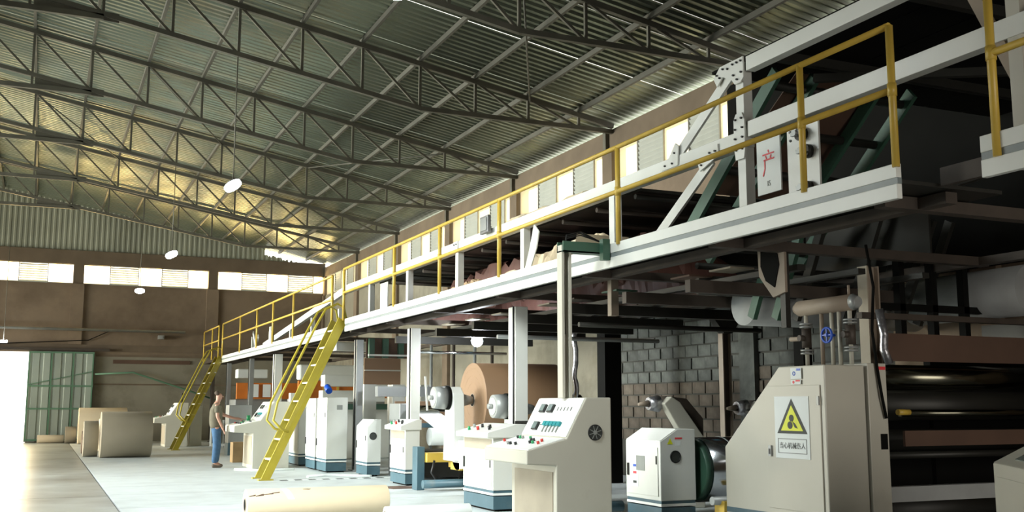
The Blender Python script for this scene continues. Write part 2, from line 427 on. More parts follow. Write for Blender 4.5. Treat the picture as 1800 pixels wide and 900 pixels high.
# pipe along far wall, thin green pipe, conduit
solo('wall_pipe',MB().cyl((-12,YW-.6,4.33),(5.2,YW-.6,4.33),.055,10),'grey_steel','long pale grey pipe running across the far wall above the green door','pipe',(-12,YW-.6,4.33))
solo('green_wall_pipe',MB().tube([(1.9,YW-.25,2.62),(3.3,YW-.28,2.70),(5.3,YW-.3,2.05),(6.6,YW-.3,1.6)],.035,8),'door_green','thin green pipe sloping down across the far wall to the right of the green door','pipe',(1.9,YW-.25,2.62))
solo('wall_cable',MB().tube([(-6,YW-.1,3.6),(-2,YW-.1,3.72),(0,YW-.1,3.85),(1.6,YW-.1,3.95),(2.5,YW-.1,4.4)],.018,6),'black','dark cable sagging along the far wall above the green door','cable',(-6,YW-.1,3.6))
solo('wall_camera',MB().box(4.2,4.42,YW-.3,YW,4.05,4.2).cyl((4.3,YW-.3,4.12),(4.3,YW-.36,4.12),.06,12),'grey_steel','small grey box lamp on the far wall below the long pipe','wall lamp',(4.3,YW-.2,4.05))

# ------------------------------------------------------------------ roof trusses
names={9.5:'nearest steel roof truss, only its right end showing at the top',
14.5:'second nearest roof truss, its end landing just left of the white bridge post',
19.3:'third steel lattice roof truss from the front, carrying the rod of the nearest hanging lamp',
24.3:'fourth steel lattice roof truss from the front, landing behind the yellow railing',
29.2:'third lattice roof truss from the far wall, with the middle hanging lamp under it',
34.2:'second lattice roof truss from the far wall',
39.2:'steel lattice roof truss closest to the far wall'}
for T,lab in names.items():
    o=thing('roof_truss',lab,'roof truss',(XW,T,7.2),0,None)
    c=.045
    def zt(x): return roofz(x)-.03
    def zb(x):
        xx=x if x>=RX else 2*RX-x
        return 7.27 if xx>=6.58 else 7.27+(6.58-xx)*.174
    obj('top_chord',MB().beam((XW-.02,T,zt(XW)),(RX,T,zt(RX)),.09,.10),'truss',o)
    obj('top_chord',MB().beam((RX,T,zt(RX)),(XL+.3,T,roofz(XL+.3)-.03),.09,.10),'truss',o)
    obj('bottom_chord',MB().beam((XW-.02,T,7.27),(6.58,T,7.27),.09,.09),'truss',o)
    obj('bottom_chord',MB().beam((6.58,T,7.27),(RX,T,zb(RX)),.09,.09),'truss',o)
    obj('bottom_chord',MB().beam((RX,T,zb(RX)),(2*RX-6.58,T,7.27),.09,.09),'truss',o)
    obj('tie_beam',MB().beam((.64,T,8.25),(2*RX-.64,T,8.25),.09,.10),'truss',o)
    obj('knee_gusset',MB().prism([(.9,8.18),(.3,8.21),(-.5,8.21),(-.5,8.30),(-.5,8.50),(.3,8.40),(.9,8.34)],'XZ',T-.012,T+.012),'truss',o)
    for k,x in enumerate(nodes):
        lo=zb(x)
        if x<.64: lo=8.25
        if k<13: obj('vertical_strut',MB().beam((x,T,zt(x)),(x,T,lo),.05,.05),'truss',o)
        if k>0:
            xp=nodes[k-1]; obj('diagonal_strut',MB().beam((x,T,zt(x)),(xp,T,zb(xp)),.045,.045),'truss',o)
    for k in range(0,13):
        x=2*RX-nodes[k]
        obj('vertical_strut',MB().beam((x,T,roofz(x)-.03),(x,T,zb(x)),.05,.05),'truss',o)
    obj('diagonal_strut',MB().beam((-.55,T,zb(-.55)),(.64,T,8.25),.045,.045),'truss',o)

# ------------------------------------------------------------------ hanging lamps
def hang_lamp(lab,x,y,z,ztop,tilt):
    o=thing('hanging_lamp',lab,'lamp',(x,y,z),0,'high bay lamps hanging in a row')
    obj('rod',MB().cyl((x,y,z+.10),(x,y,ztop),.012,6),'truss',o)
    q=Matrix.Rotation(tilt,3,'Y')@Matrix.Rotation(-.35,3,'X')
    n=q@Vector((0,0,1)); c=Vector((x,y,z))
    obj('lamp_housing',MB().cyl(c+n*.03,c+n*.10,.17,24,.07),'lampcase',o)
    obj('lamp_glass',MB().cyl(c-n*.015,c+n*.03,.16,24),'lamp',o)
hang_lamp('round white lamp hanging on a rod from a roof truss, nearest of the lit row',3.0,19.3,5.39,7.9,-.5)
hang_lamp('round white lamp hanging above the middle far window, second of the lit row',3.0,29.2,5.41,7.9,-.4)
hang_lamp('small round white lamp hanging just below the far windows',3.0,39.2,5.42,7.9,0)
hang_lamp('round white lamp hanging at the very top of the picture',3.0,9.5,5.5,7.9,0)
o=thing('wall_lamp','small lit lamp under the pipe at the left edge of the far wall','lamp',(-1.35,42.5,3.75))
obj('lamp_glass',MB().cyl((-1.35,42.5,3.68),(-1.35,42.5,3.76),.13,20),'lamp',o)
obj('lamp_rod',MB().cyl((-1.35,42.5,3.76),(-1.35,42.5,8.3),.012,6),'truss',o)

# ------------------------------------------------------------------ MEZZANINE PLATFORM
PX=5.80; PT=3.23; PB=2.96
def fascia(parent,y0,y1,zt,zb_,x=PX):
    h=zt-zb_
    obj('fascia_board',MB().box(x,x+.05,y0,y1,zb_,zb_+h*.42),'white',parent,.004)
    obj('fascia_stripe',MB().box(x+.008,x+.05,y0,y1,zb_+h*.42,zb_+h*.60),'stripe',parent)
    obj('fascia_board',MB().box(x,x+.05,y0,y1,zb_+h*.60,zt),'white',parent,.004)
pf=thing('walkway_platform','long raised steel walkway with white striped edge running the length of the machine line','platform',(PX,5.9,0))
fascia(pf,1.5,5.12,3.25,2.96); fascia(pf,5.9,21.75,PT,PB); fascia(pf,22.6,38.4,3.15,2.90)
obj('gap_edge',MB().box(6.20,6.24,5.16,5.86,3.08,3.22),'rust_steel',pf)
for a,b in ((1.5,5.12),(5.9,21.75),(21.75,22.6),(22.6,38.4)):
    y=a
    while y<b-.05:
        e=min(y+1.2,b); obj('deck_plate',MB().box(PX+.05,6.9,y+.006,e-.006,3.08,3.11),'dark_steel',pf); y=e
# cross beams and long bearers under the deck
for y in (6.3,8.6,11.3,14.0,16.7,19.4,22.0,25.2,28.0,30.6,34,37.5):
    obj('cross_beam',MB().box(6.0,9.7,y-.06,y+.06,2.97,3.07),'rust_steel',pf)
for x in (6.4,9.6): obj('bearer',MB().box(x-.06,x+.06,5.95,38.2,2.975,3.065),'rust_steel',pf)
# columns of the platform
def column(lab,x,y,w_,d_,z1,m,plate=True):
    o=thing('platform_column',lab,'column',(x,y,0))
    obj('shaft_web',MB().box(x-.008,x+.008,y-d_/2,y+d_/2,0,z1),m,o)
    obj('shaft_flange',MB().box(x-w_/2,x+w_/2,y-d_/2-.012,y-d_/2,0,z1),m,o)
    obj('shaft_flange',MB().box(x-w_/2,x+w_/2,y+d_/2,y+d_/2+.012,0,z1),m,o)
    if plate: obj('base_plate',MB().box(x-w_/2-.06,x+w_/2+.06,y-d_/2-.08,y+d_/2+.08,0,.02),m,o)
    return o
def boxcol(lab,x,y,w_,d_,z1,m,m2=None):
    o=thing('platform_column',lab,'column',(x,y,0))
    obj('shaft',MB().box(x-w_/2,x+w_/2,y-d_/2,y+d_/2,0,z1),m,o,.006)
    obj('base_plate',MB().box(x-w_/2-.06,x+w_/2+.06,y-d_/2-.06,y+d_/2+.06,0,.02),m,o)
    obj('conduit',MB().cyl((x-w_/2-.02,y-d_/2+.03,.1),(x-w_/2-.02,y-d_/2+.03,z1),.014,6),'blackknob',o)
    return o
boxcol('white steel column right behind the small console desk, under the walkway edge',6.42,14.2,.20,.26,2.86,'white')
boxcol('white steel column with dark cable beside the short console cabinet with teal foot',6.42,19.0,.18,.26,2.86,'white')
boxcol('slim grey column next to the tall white cabinets',6.42,22.8,.16,.22,2.86,'grey_steel')
boxcol('white column behind the upper part of the near yellow ladder',6.15,30.3,.22,.30,2.86,'white')
boxcol('slim white column above the worker\'s console, nearer the far ladder',6.0,33.6,.14,.2,2.86,'grey_steel')
boxcol('thin grey column beside the far yellow ladder',5.95,37.6,.14,.2,2.86,'grey_steel')
bc=thing('platform_column','thick beige steel column rising behind the machine enclosure with the warning sign','column',(8.72,9.2,0))
obj('shaft_flange',MB().box(8.38,8.40,9.05,9.2,0,2.97),'beige_steel',bc); obj('shaft_web',MB().box(8.40,8.54,9.11,9.13,0,2.97),'brown_steel',bc); obj('shaft_flange',MB().box(8.54,8.56,9.05,9.2,0,2.97),'brown_steel',bc)
bc=thing('platform_column','brown steel column standing in front of the block wall','column',(9.97,13.9,0))
obj('shaft_flange',MB().box(9.85,9.87,13.9,14.02,0,2.83),'brown_steel',bc); obj('shaft_web',MB().box(9.87,9.99,13.95,13.97,0,2.83),'rust_steel',bc); obj('shaft_flange',MB().box(9.99,10.01,13.9,14.02,0,2.83),'brown_steel',bc)
obj('haunch',MB().prism([(9.6,2.86),(10.25,2.86),(10.01,2.55),(9.85,2.55)],'XZ',13.85,14.0),'dark_steel',bc)
solo('dark_column',MB().box(9.55,9.9,17.2,17.5,0,2.83),'black','black column at the left end of the block wall','column',(9.7,17.3,0))
solo('dark_column',MB().box(9.55,9.7,11.6,11.8,0,2.82),'black','slim black column right of the brown steel column','column',(9.6,11.7,0))
# hanging beige post
solo('hanging_post',MB().box(6.77,6.88,12.0,12.1,2.58,3.06),'brown_steel','short beige post hanging below the walkway right of the cable tray','post',(6.8,12.05,3.06))
# low longitudinal and cross steel below the bridge, ducts
mach=pf
for y in (9.8,11.2,12.8,14.6,16.2,18.0,20.4): obj('beam',MB().box(6.5,9.55,y-.05,y+.05,2.66,2.80),'rust_steel' if int(y)%2 else 'dark_steel',mach)
for x in (7.1,7.9,8.8): obj('beam',MB().box(x-.05,x+.05,8.6,22,2.80,2.86),'dark_steel',mach)
obj('tube_rail',MB().cyl((6.6,12.6,2.5),(9.6,12.6,2.5),.035,8),'dark_steel',mach)
obj('tube_rail',MB().cyl((6.6,15.4,2.5),(9.6,15.4,2.5),.035,8),'grey_steel',mach)
k=0
for y in (9.6,10.4,11.5,12.1,13.3,14.1,15.2,15.9,17.1,18.3,19.1):
    for x in (6.95,7.5,8.35,9.1):
        if random.random()<.55:
            obj('ceiling_slat',MB().box(x-.16,x+.16,y-.2,y+.2,2.9,2.92),random.choice(['rust_steel','kraft_dark','bluefoil','green_steel','kraft_grey']),mach)
solo('lit_pipe',MB().cyl((6.55,19.6,2.45),(8.6,19.6,2.45),.03,10),'chrome','shiny horizontal pipe just below the lit bulb under the walkway','pipe',(6.55,19.6,2.45))
o=thing('bulb_lamp','bright bare bulb hanging below the walkway above the big brown paper roll','lamp',(7.55,18.6,2.60))
pl_=bpy.data.lights.new('bulb_light','POINT'); pl_.energy=160; pl_.color=(.88,.94,1); pl_.shadow_soft_size=.12
po=bpy.data.objects.new('bulb_light',pl_); COL.objects.link(po); po.location=(7.55,18.6,2.42)
import bmesh
bm=bmesh.new(); bmesh.ops.create_uvsphere(bm,u_segments=20,v_segments=12,radius=.11); me=bpy.data.meshes.new('bulb'); bm.to_mesh(me); bm.free()
for p in me.polygons: p.use_smooth=True
me.materials.append(MATS['lamp']); inst('bulb',me,o,(0,0,.03)); obj('lamp_holder',MB().cyl((7.55,18.6,2.73),(7.55,18.6,2.86),.04,10),'blackknob',o)

# ------------------------------------------------------------------ RAILINGS
def rail(lab,y0,y1,posts,zt=4.31,zm=3.80,zb_=3.08,x=PX+.0,r=.027,drop=True,mt='yellow'):
    o=thing('guard_rail',lab,'railing',(x,y0,zb_))
    for y in posts:
        p=obj('post',MB().cyl((x,y,zb_),(x,y,zt),r*1.1,10),mt,o)
        obj('tee_fitting',MB().cyl((x,y,zm-.05),(x,y,zm+.05),r*1.35,10),mt,p)
    obj('top_rail',MB().cyl((x,y0,zt),(x,y1,zt),r,10),mt,o)
    obj('mid_rail',MB().cyl((x,y0,zm),(x,y1,zm),r,10),mt,o)
    return o
rail('yellow pipe railing in the top right corner beyond the gap in the walkway',2.0,4.98,[2.4,4.98])
rail('long yellow pipe railing along the near stretch of walkway up to the near ladder',5.9,21.88,[5.9,6.95,10.1,13.47,15.92,18.34,21.86],zb_=3.2)
rail('pale yellow railing along the far stretch of walkway between the two ladders',22.85,38.3,[22.85,26.8,29.4,31.8,34.7,38.3],zt=4.27,zm=3.74,zb_=3.1)
o=rail('short yellow railing at the far end of the walkway beyond the far ladder',39.2,43.0,[39.2,40.8,43.0],zt=4.27,zm=3.74,zb_=3.1)
obj('end_deck',MB().box(PX+.02,6.9,38.4,43.2,3.02,3.12),'rust_steel',pf); boxcol('thin post at the far end of the walkway near the far wall',6.2,43.0,.12,.12,3.02,'rust_steel')

# ------------------------------------------------------------------ LADDERS
def ladder(lab,yf,yt,wid,zt):
    o=thing('steel_ladder',lab,'ladder',(4.0,yf,0))
    a=Vector((3.98,yf,0)); b=Vector((5.80,yt,zt))
    for s in (0,wid):
        v=Vector((0,s,0)); d_=(b-a).normalized(); n=Vector((d_.z,0,-d_.x)).normalized()*.10
        V=[a+v-n*.9,a+v+n*1.1,b+v+n,b+v-n]; t=Vector((0,.04,0))
        # foot cut level with the floor
        V[0].z=0; V[1].z=0
        MBs=MB(); MBs.add([p for p in V]+[p+t for p in V],[(0,1,2,3),(7,6,5,4),(0,4,5,1),(1,5,6,2),(2,6,7,3),(3,7,4,0)])
        obj('stringer',MBs,'ladder_yellow',o)
        obj('foot_plate',MB().box(a.x-.12,a.x+.16,a.y+s-.05,a.y+s+.1,0,.02),'ladder_yellow',o)
    n=8
    for i in range(1,n+1):
        p=a.lerp(b,i/(n+.6)); obj('tread',MB().box(p.x-.07,p.x+.10,p.y+.03,p.y+wid+.01,p.z-.015,p.z+.015),'white' ,o)
    # handrails: tube parallel to the stringer with rounded return at the bottom
    for s in (0,wid+.04):
        v=Vector((0,s,0)); up=Vector((-.35,0,.32)); pts=[]
        lo=a.lerp(b,.28)+v; lo2=a.lerp(b,.36)+v; hi=b+v
        pts=[lo,lo+Vector((-.14,0,.05)),lo+Vector((-.30,0,.22)),lo2+up*1.0,a.lerp(b,.6)+v+up,a.lerp(b,.86)+v+up,a.lerp(b,.97)+v+up*.95,hi+Vector((-.12,0,.34)),hi+Vector((.02,0,.26)),hi+Vector((.08,0,-.02))]
        obj('handrail',MB().tube(pts,.024,8),'ladder_yellow',o)
    return o
ladder('near yellow steel ladder, its foot on the floor left of the tall white cabinets',20.5,21.9,.62,3.22)
ladder('far yellow steel ladder behind the worker, leaning up to the far walkway',35.2,38.5,.9,3.12)

# ------------------------------------------------------------------ BRIDGE FRAME (white)
bf=thing('machine_bridge','white bolted steel frame of posts and beams standing on the walkway behind the yellow railing','frame',(6.45,8.6,3.1))
BX=6.40
PY=[8.6,11.3,14.0,16.7,19.4,22.0]
for y in PY:
    h=4.92 if y==8.6 else 4.03
    obj('frame_post',MB().box(BX,BX+.11,y-.055,y+.075,2.99,h),'white',bf,.004)
for y in (24.6,27.4,30,33,36): obj('frame_post',MB().box(BX,BX+.1,y-.05,y+.05,2.99,3.7),'white',bf)
obj('frame_post',MB().box(BX,BX+.08,5.22,5.34,3.12,5.2),'cream',bf)
obj('lower_beam',MB().box(BX-.01,BX+.10,8.52,24.2,4.02,4.20),'white',bf,.004)
obj('mid_beam',MB().box(BX-.01,BX+.10,2.0,8.48,4.11,4.27),'white',bf,.004)
obj('top_beam',MB().box(BX-.01,BX+.10,2.0,8.48,4.80,4.95),'white',bf,.004)
obj('far_slope_beam',MB().beam((BX+.05,24.2,4.1),(BX+.05,34,3.3),.1,.16),'white',bf)
obj('brace',MB().beam((BX+.02,8.75,4.86),(BX+.02,9.95,4.12),.03,.13),'white',bf)
obj('brace',MB().beam((BX+.02,9.15,4.02),(BX+.02,10.35,3.3),.03,.13),'white',bf)
obj('brace',MB().beam((BX+.02,5.75,4.80),(BX+.02,5.15,3.5),.03,.10),'brown_steel',bf)
def gusset(y,z,pts,bolts):
    g=obj('gusset_plate',MB().prism([(y+a,z+b) for a,b in pts],'YZ',BX-.03,BX-.012),'white',bf)
    m=MB()
    for a,b in bolts: m.cyl((BX-.05,y+a,z+b),(BX-.03,y+a,z+b),.011,6)
    obj('bolts',m,'blackknob',g,kind='stuff')
G=[(-.10,.10),(-.10,-.12),(-.05,-.16),(.05,-.16),(.10,-.1),(.26,-.02),(.36,-.10),(.42,0),(.30,.10)]
gusset(8.6,4.86,G,[(-.07,.06),(-.07,-.06),(0,-.12),(0,.06),(.06,-.06),(.16,.04),(.24,.06),(.30,-.02),(.35,.02),(.07,.06)])
gusset(8.6,4.12,[(-.07,-.22),(.07,-.22),(.09,-.1),(.09,.2),(.05,.26),(-.05,.26),(-.09,.18),(-.09,-.12)],[(-.05,.2),(.05,.2),(-.06,.1),(.06,.1),(-.06,0),(.06,0),(-.05,-.12),(.05,-.12)])
gusset(9.1,4.08,[(-.12,.07),(-.12,-.06),(.22,-.16),(.26,-.05),(.12,.07)],[(-.08,0),(.02,0),(.1,-.04),(.18,-.1)])
gusset(9.95,4.18,[(-.2,-.1),(.14,-.1),(.14,-.02),(-.02,.02),(-.16,.16),(-.22,.12)],[(-.1,-.06),(.05,-.06),(-.15,.05)])
gusset(16.7,4.1,[(-.1,-.09),(.1,-.09),(.1,.1),(-.1,.1)],[(-.05,.05),(.05,.05),(-.05,-.05),(.05,-.05)])
# loose plates near posts
solo('bent_plate',MB().prism([(13.55,3.3),(13.75,3.28),(13.55,3.62),(13.38,3.98),(13.22,3.85),(13.3,3.62)],'YZ',6.30,6.315),'white','bent white sheet plate leaning at the foot of a white frame post behind the railing','plate',(6.3,13.5,3.3))
solo('white_plate',MB().box(6.3,6.315,20.35,20.85,3.12,3.9),'white','upright white plate behind the railing just right of the near ladder top','plate',(6.3,20.5,3.12))
solo('white_plate',MB().box(6.3,6.315,32.2,32.5,3.1,3.8),'white','small white plate on the far walkway half way to the far ladder','plate',(6.3,32.4,3.1))
o=thing('crossed_bracket','white crossed bars standing on the far walkway','bracket',(6.2,34.3,3.1))
obj('bar',MB().beam((6.2,33.9,3.12),(6.2,34.6,3.75),.03,.12),'white',o); obj('bar',MB().beam((6.24,34.6,3.12),(6.24,33.9,3.6),.03,.12),'white',o)
# floodlight on the beam
o=thing('floodlight','small dark floodlight mounted on the white beam behind the railing','floodlight',(6.36,15.2,4.2))
obj('floodlight_case',MB().box(6.28,6.34,15.05,15.38,4.12,4.40),'lampcase',o,.01); obj('floodlight_lens',MB().box(6.268,6.28,15.09,15.34,4.16,4.36),'grey_steel',o); obj('bracket',MB().box(6.34,6.40,15.18,15.24,4.18,4.24),'blackknob',o)
# sign panels on the frame
o=thing('sign_panel','white metal panel with a red Chinese character and the letters IS below it','sign',(6.36,8.12,3.49))
obj('panel',MB().box(6.36,6.375,7.95,8.31,3.46,4.04),'paper',o)
def stroke(pts,w_): 
    m=MB()
    for a,b in zip(pts[:-1],pts[1:]): m.beam((6.357,8.13-a[0],3.79+a[1]),(6.357,8.13-b[0],3.79+b[1]),w_,.004,(1,0,0))
    return m
for st in ([(0,.10),(.01,.075)],[(-.085,.06),(.09,.06)],[(-.04,.045),(-.025,.015)],[(.045,.045),(.03,.015)],[(-.07,.005),(.09,.005)],[(-.055,.005),(-.055,-.08),(-.085,-.15)]):
    obj('red_stroke',stroke(st,.014),'redprint',o)
text('lettering','IS',.075,'greyprint',o,face_left((6.356,8.13,3.555)))
o=thing('valve_plate','white upright plate with three dark knobs beside the panel with the red character','machine plate',(6.36,7.6,3.2))
obj('plate',MB().box(6.36,6.38,7.40,7.84,3.2,4.05),'white',o)
for y,z in ((7.60,3.92),(7.53,3.74),(7.55,3.40)):
    kb=obj('knob',MB().cyl((6.30,y,z),(6.36,y,z),.065,10),'dark_steel',o)
    obj('knob_spindle',MB().cyl((6.24,y,z),(6.30,y,z),.03,8).box(6.26,6.29,y-.07,y+.07,z-.02,z+.02),'grey_steel',kb)
for z in (3.98,3.90): obj('bolt',MB().cyl((6.35,7.79,z),(6.36,7.79,z),.013,8),'blackknob',o)
# dark canopy above / behind the bridge in the near part
cn=thing('dark_canopy','dark hood and wall closing off the machine bridge at the top right','canopy',(9,6,4.9))
for k in range(7):
    x=6.55+k*.62; obj('canopy_sheet',MB().box(x,x+.60,1.0,9.3,5.02,5.05),'black',cn)
obj('canopy_wall',MB().box(10.8,10.84,1.0,14.9,3.15,7.0),'black',cn)
for y in (2.5,4.5,6.5,8.3): obj('canopy_rafter',MB().box(6.5,10.86,y-.04,y+.04,4.88,4.98),'dark_steel',cn)
for (x0,y0,z0,x1,y1,z1) in ((7.2,8.4,4.8,10.5,3,3.9),(8,8.2,3.5,10.5,4,4.6),(7.4,2,4.2,10.5,8,4.3)): obj('canopy_strut',MB().beam((x0,y0,z0),(x1,y1,z1),.08,.08),'dark_steel',cn)
# inclined green conveyor between floor level and bridge
o=thing('inclined_conveyor','green framed conveyor rising steeply behind the white brace of the bridge','conveyor',(8.1,9,3.3))
for x in (7.0,7.5,8.4,8.9):
    obj('green_stringer',MB().beam((x,10.85,3.2),(x,8.75,4.95),.05,.16),'green_steel',o)
for k in range(5):
    t=k/4; obj('conveyor_roller',MB().cyl((7.0,10.7-1.8*t,3.35+1.5*t),(8.9,10.7-1.8*t,3.35+1.5*t),.05,10),'dark_steel',o)
obj('paper_web',MB().beam((7.95,10.4,3.95),(7.95,8.8,5.0),1.3,.01),'kraft_dark',o)
o=thing('chute','dark green slanting bars of a conveyor seen below the walkway above the valve pipes','conveyor',(8.8,10.0,2.4))
for x in (7.7,8.05,8.35,9.15,9.6,10.0,10.3): obj('green_bar',MB().beam((x,10.25,2.45),(x,9.62,3.7),.06,.12),'green_steel' if x<8.1 else 'dark_steel',o)
for z in (2.75,2.9,3.05): obj('cross_tube',MB().cyl((7.0,10.35,z),(10.4,10.35,z),.04,8),'dark_steel',o)

# paper and mess on the bridge
def crumple(name,lab,x0,x1,y0,y1,z0,amp,m,seed,nx=14,ny=44,cat='paper',top=.79):
    mb=MB(); V=[]
    for j in range(ny+1):
        for i in range(nx+1):
            u=i/nx; v=j/ny; x=x0+(x1-x0)*u; y=y0+(y1-y0)*v
            e=math.sin(math.pi*min(1,max(0,u)))**.4*math.sin(math.pi*v)**.35
            n_=noise.noise(Vector((x*2.2,y*1.1,seed)))*.6+noise.noise(Vector((x*6,y*3.5,seed+5)))*.35+.55
            V.append((x+noise.noise(Vector((x*5,y*5,seed+9)))*.05,y,min(z0+amp*e*n_,z0+top+.04*noise.noise(Vector((x*7,y*7,seed))))))
    F=[(j*(nx+1)+i,j*(nx+1)+i+1,(j+1)*(nx+1)+i+1,(j+1)*(nx+1)+i) for j in range(ny) for i in range(nx)]
    mb.add(V,F); return solo(name,mb,m,lab,cat,(x0,y0,z0))
crumple('paper_web','dark brown paper web piled on the bridge behind the white posts',7.0,8.8,11.8,20.0,3.12,1.7,'kraft_red',3,top=.76)
crumple('crumpled_paper','pale crumpled kraft paper bundle on the walkway behind the railing',6.56,6.95,11.7,15.9,3.12,1.15,'kraft_pale',8,top=.56)
crumple('crumpled_paper','small heap of crumpled brown paper left of the pale bundle on the walkway',6.56,6.93,16.2,18.9,3.12,.8,'kraft',12,top=.42)
for k,(y,l) in enumerate(((12.3,'nearest crumpled brown sheet lying on top of the white beam'),(13.4,'middle crumpled brown sheet lying on top of the white beam'),(14.2,'crumpled brown sheet on the white beam next to the floodlight'))):
    crumple('paper_scrap',l,6.42,6.8,y-.15,y+.6,4.21,.13,'kraft_pale',20+k,8,14)
o=thing('paper_tube','curled pale sheet of paper lying on the walkway edge above the cable tray','paper',(6.2,11.0,3.2))
pts=[(11.9-.32*i/10-.0,3.3+.09*math.sin(i*.7)+.02*i) for i in range(11)]
m=MB(); m.add([(6.05,a,b) for a,b in pts]+[(6.8,a,b) for a,b in pts],[(i,i+1,12+i,11+i) for i in range(10)],True); obj('sheet',m,'kraft_pale',o)
bt=thing('belt_table','long dark belt table roofing the bridge between the white beam and its rear side','conveyor',(8,15,3.95))
for k in range(5): obj('belt_section',MB().box(6.62,9.28,11.0+k*2.2,13.17+k*2.2,4.04,4.08),'dark_steel',bt)
for k in range(11): obj('belt_cross_tube',MB().cyl((6.62,11.1+k,3.99),(9.28,11.1+k,3.99),.035,8),'rust_steel' if k%3 else 'dark_steel',bt)
# stacked rolls/tubes on the bridge near the ladder top
for k,(y,z,m_,l) in enumerate(((20.3,3.21,'green','green ended roller lying on the bridge right of the white plate'),(21.0,3.41,'chrome','shiny roller on the bridge near the ladder top, upper one'),(21.05,3.21,'chrome','shiny roller on the bridge near the ladder top, lower one'))):
    solo('bridge_roller',MB().cyl((6.55,y,z),(8.6,y,z),.10,16),m_,l,'roller',(6.55,y,z))
for k,(y0,y1,z) in enumerate(((10.6,13.6,3.75),(14.5,18,3.7),(18.2,21.6,3.6))):
    solo('bridge_tie',MB().box(8.7,8.78,y0,y1,z,z+.1),'rust_steel',('nearest','middle','farthest')[k]+' brown back beam of the bridge seen between the white posts','beam',(8.7,y0,z))
bk=thing('bridge_back_panels','dark brown panels closing the rear side of the bridge','panel',(9.3,14,3.2))
for k in range(6): obj('panel',MB().box(9.3,9.33,9.0+k*2.2,11.15+k*2.2,3.1,3.94),'kraft_dark' if k>1 else 'dark_steel',bk)
# hanging rusty plate
o=thing('hanging_plate','rust stained beige plate with a dark hole hanging below the walkway','plate',(6.9,8.8,2.5))
obj('plate',MB().prism([(9.0,3.15),(8.56,3.15),(8.56,2.56),(8.76,2.52),(8.98,2.76)],'YZ',6.85,6.88),'brown_steel',o)
obj('rust_hole',MB().prism([(8.93,3.05),(8.68,3.05),(8.64,2.85),(8.72,2.62),(8.86,2.70),(8.94,2.86)],'YZ',6.84,6.85),'black',o)
obj('hanger',MB().box(6.88,6.94,8.6,8.68,2.2,3.1),'dark_steel',o)
# big pale duct
solo('pale_duct',MB().cyl((7.95,10.75,2.66),(10.75,10.75,2.66),.26,24),'pale_duct','fat pale grey duct behind the valve pipes and the thick beige column','duct',(7.95,10.75,2.66))
solo('pale_duct',MB().cyl((10.45,8.6,2.75),(10.45,10.4,2.75),.30,24),'pale_duct','pale duct high at the right edge behind the dark roller machine','duct',(10.3,3,2.85))

# cable tray standing on main console
ct=thing('cable_tray','grey-green cable tray rising from the console top and bending into the walkway edge','cable tray',(5.30,10.45,1.5))
obj('tray_riser',MB().box(5.24,5.27,10.4,10.52,1.5,3.2).box(5.27,5.33,10.5,10.52,1.5,3.2).box(5.33,5.36,10.4,10.52,1.5,3.2),'cream',ct)
obj('tray_arm',MB().box(5.24,5.80,10.36,10.38,3.12,3.24).box(5.24,5.80,10.36,10.52,3.12,3.135).box(5.24,5.80,10.50,10.52,3.12,3.24),'green_steel',ct)
obj('end_box',MB().box(5.70,5.79,10.28,10.36,3.04,3.28),'green_steel',ct)
for k in range(3): obj('cable',MB().tube([(5.30,10.46,2.2),(5.29,10.45,3.1),(5.32,10.44,3.28+.02*k),(5.5,10.44,3.33+.02*k),(5.78,10.44,3.26)],.008,6),'blackknob',ct)

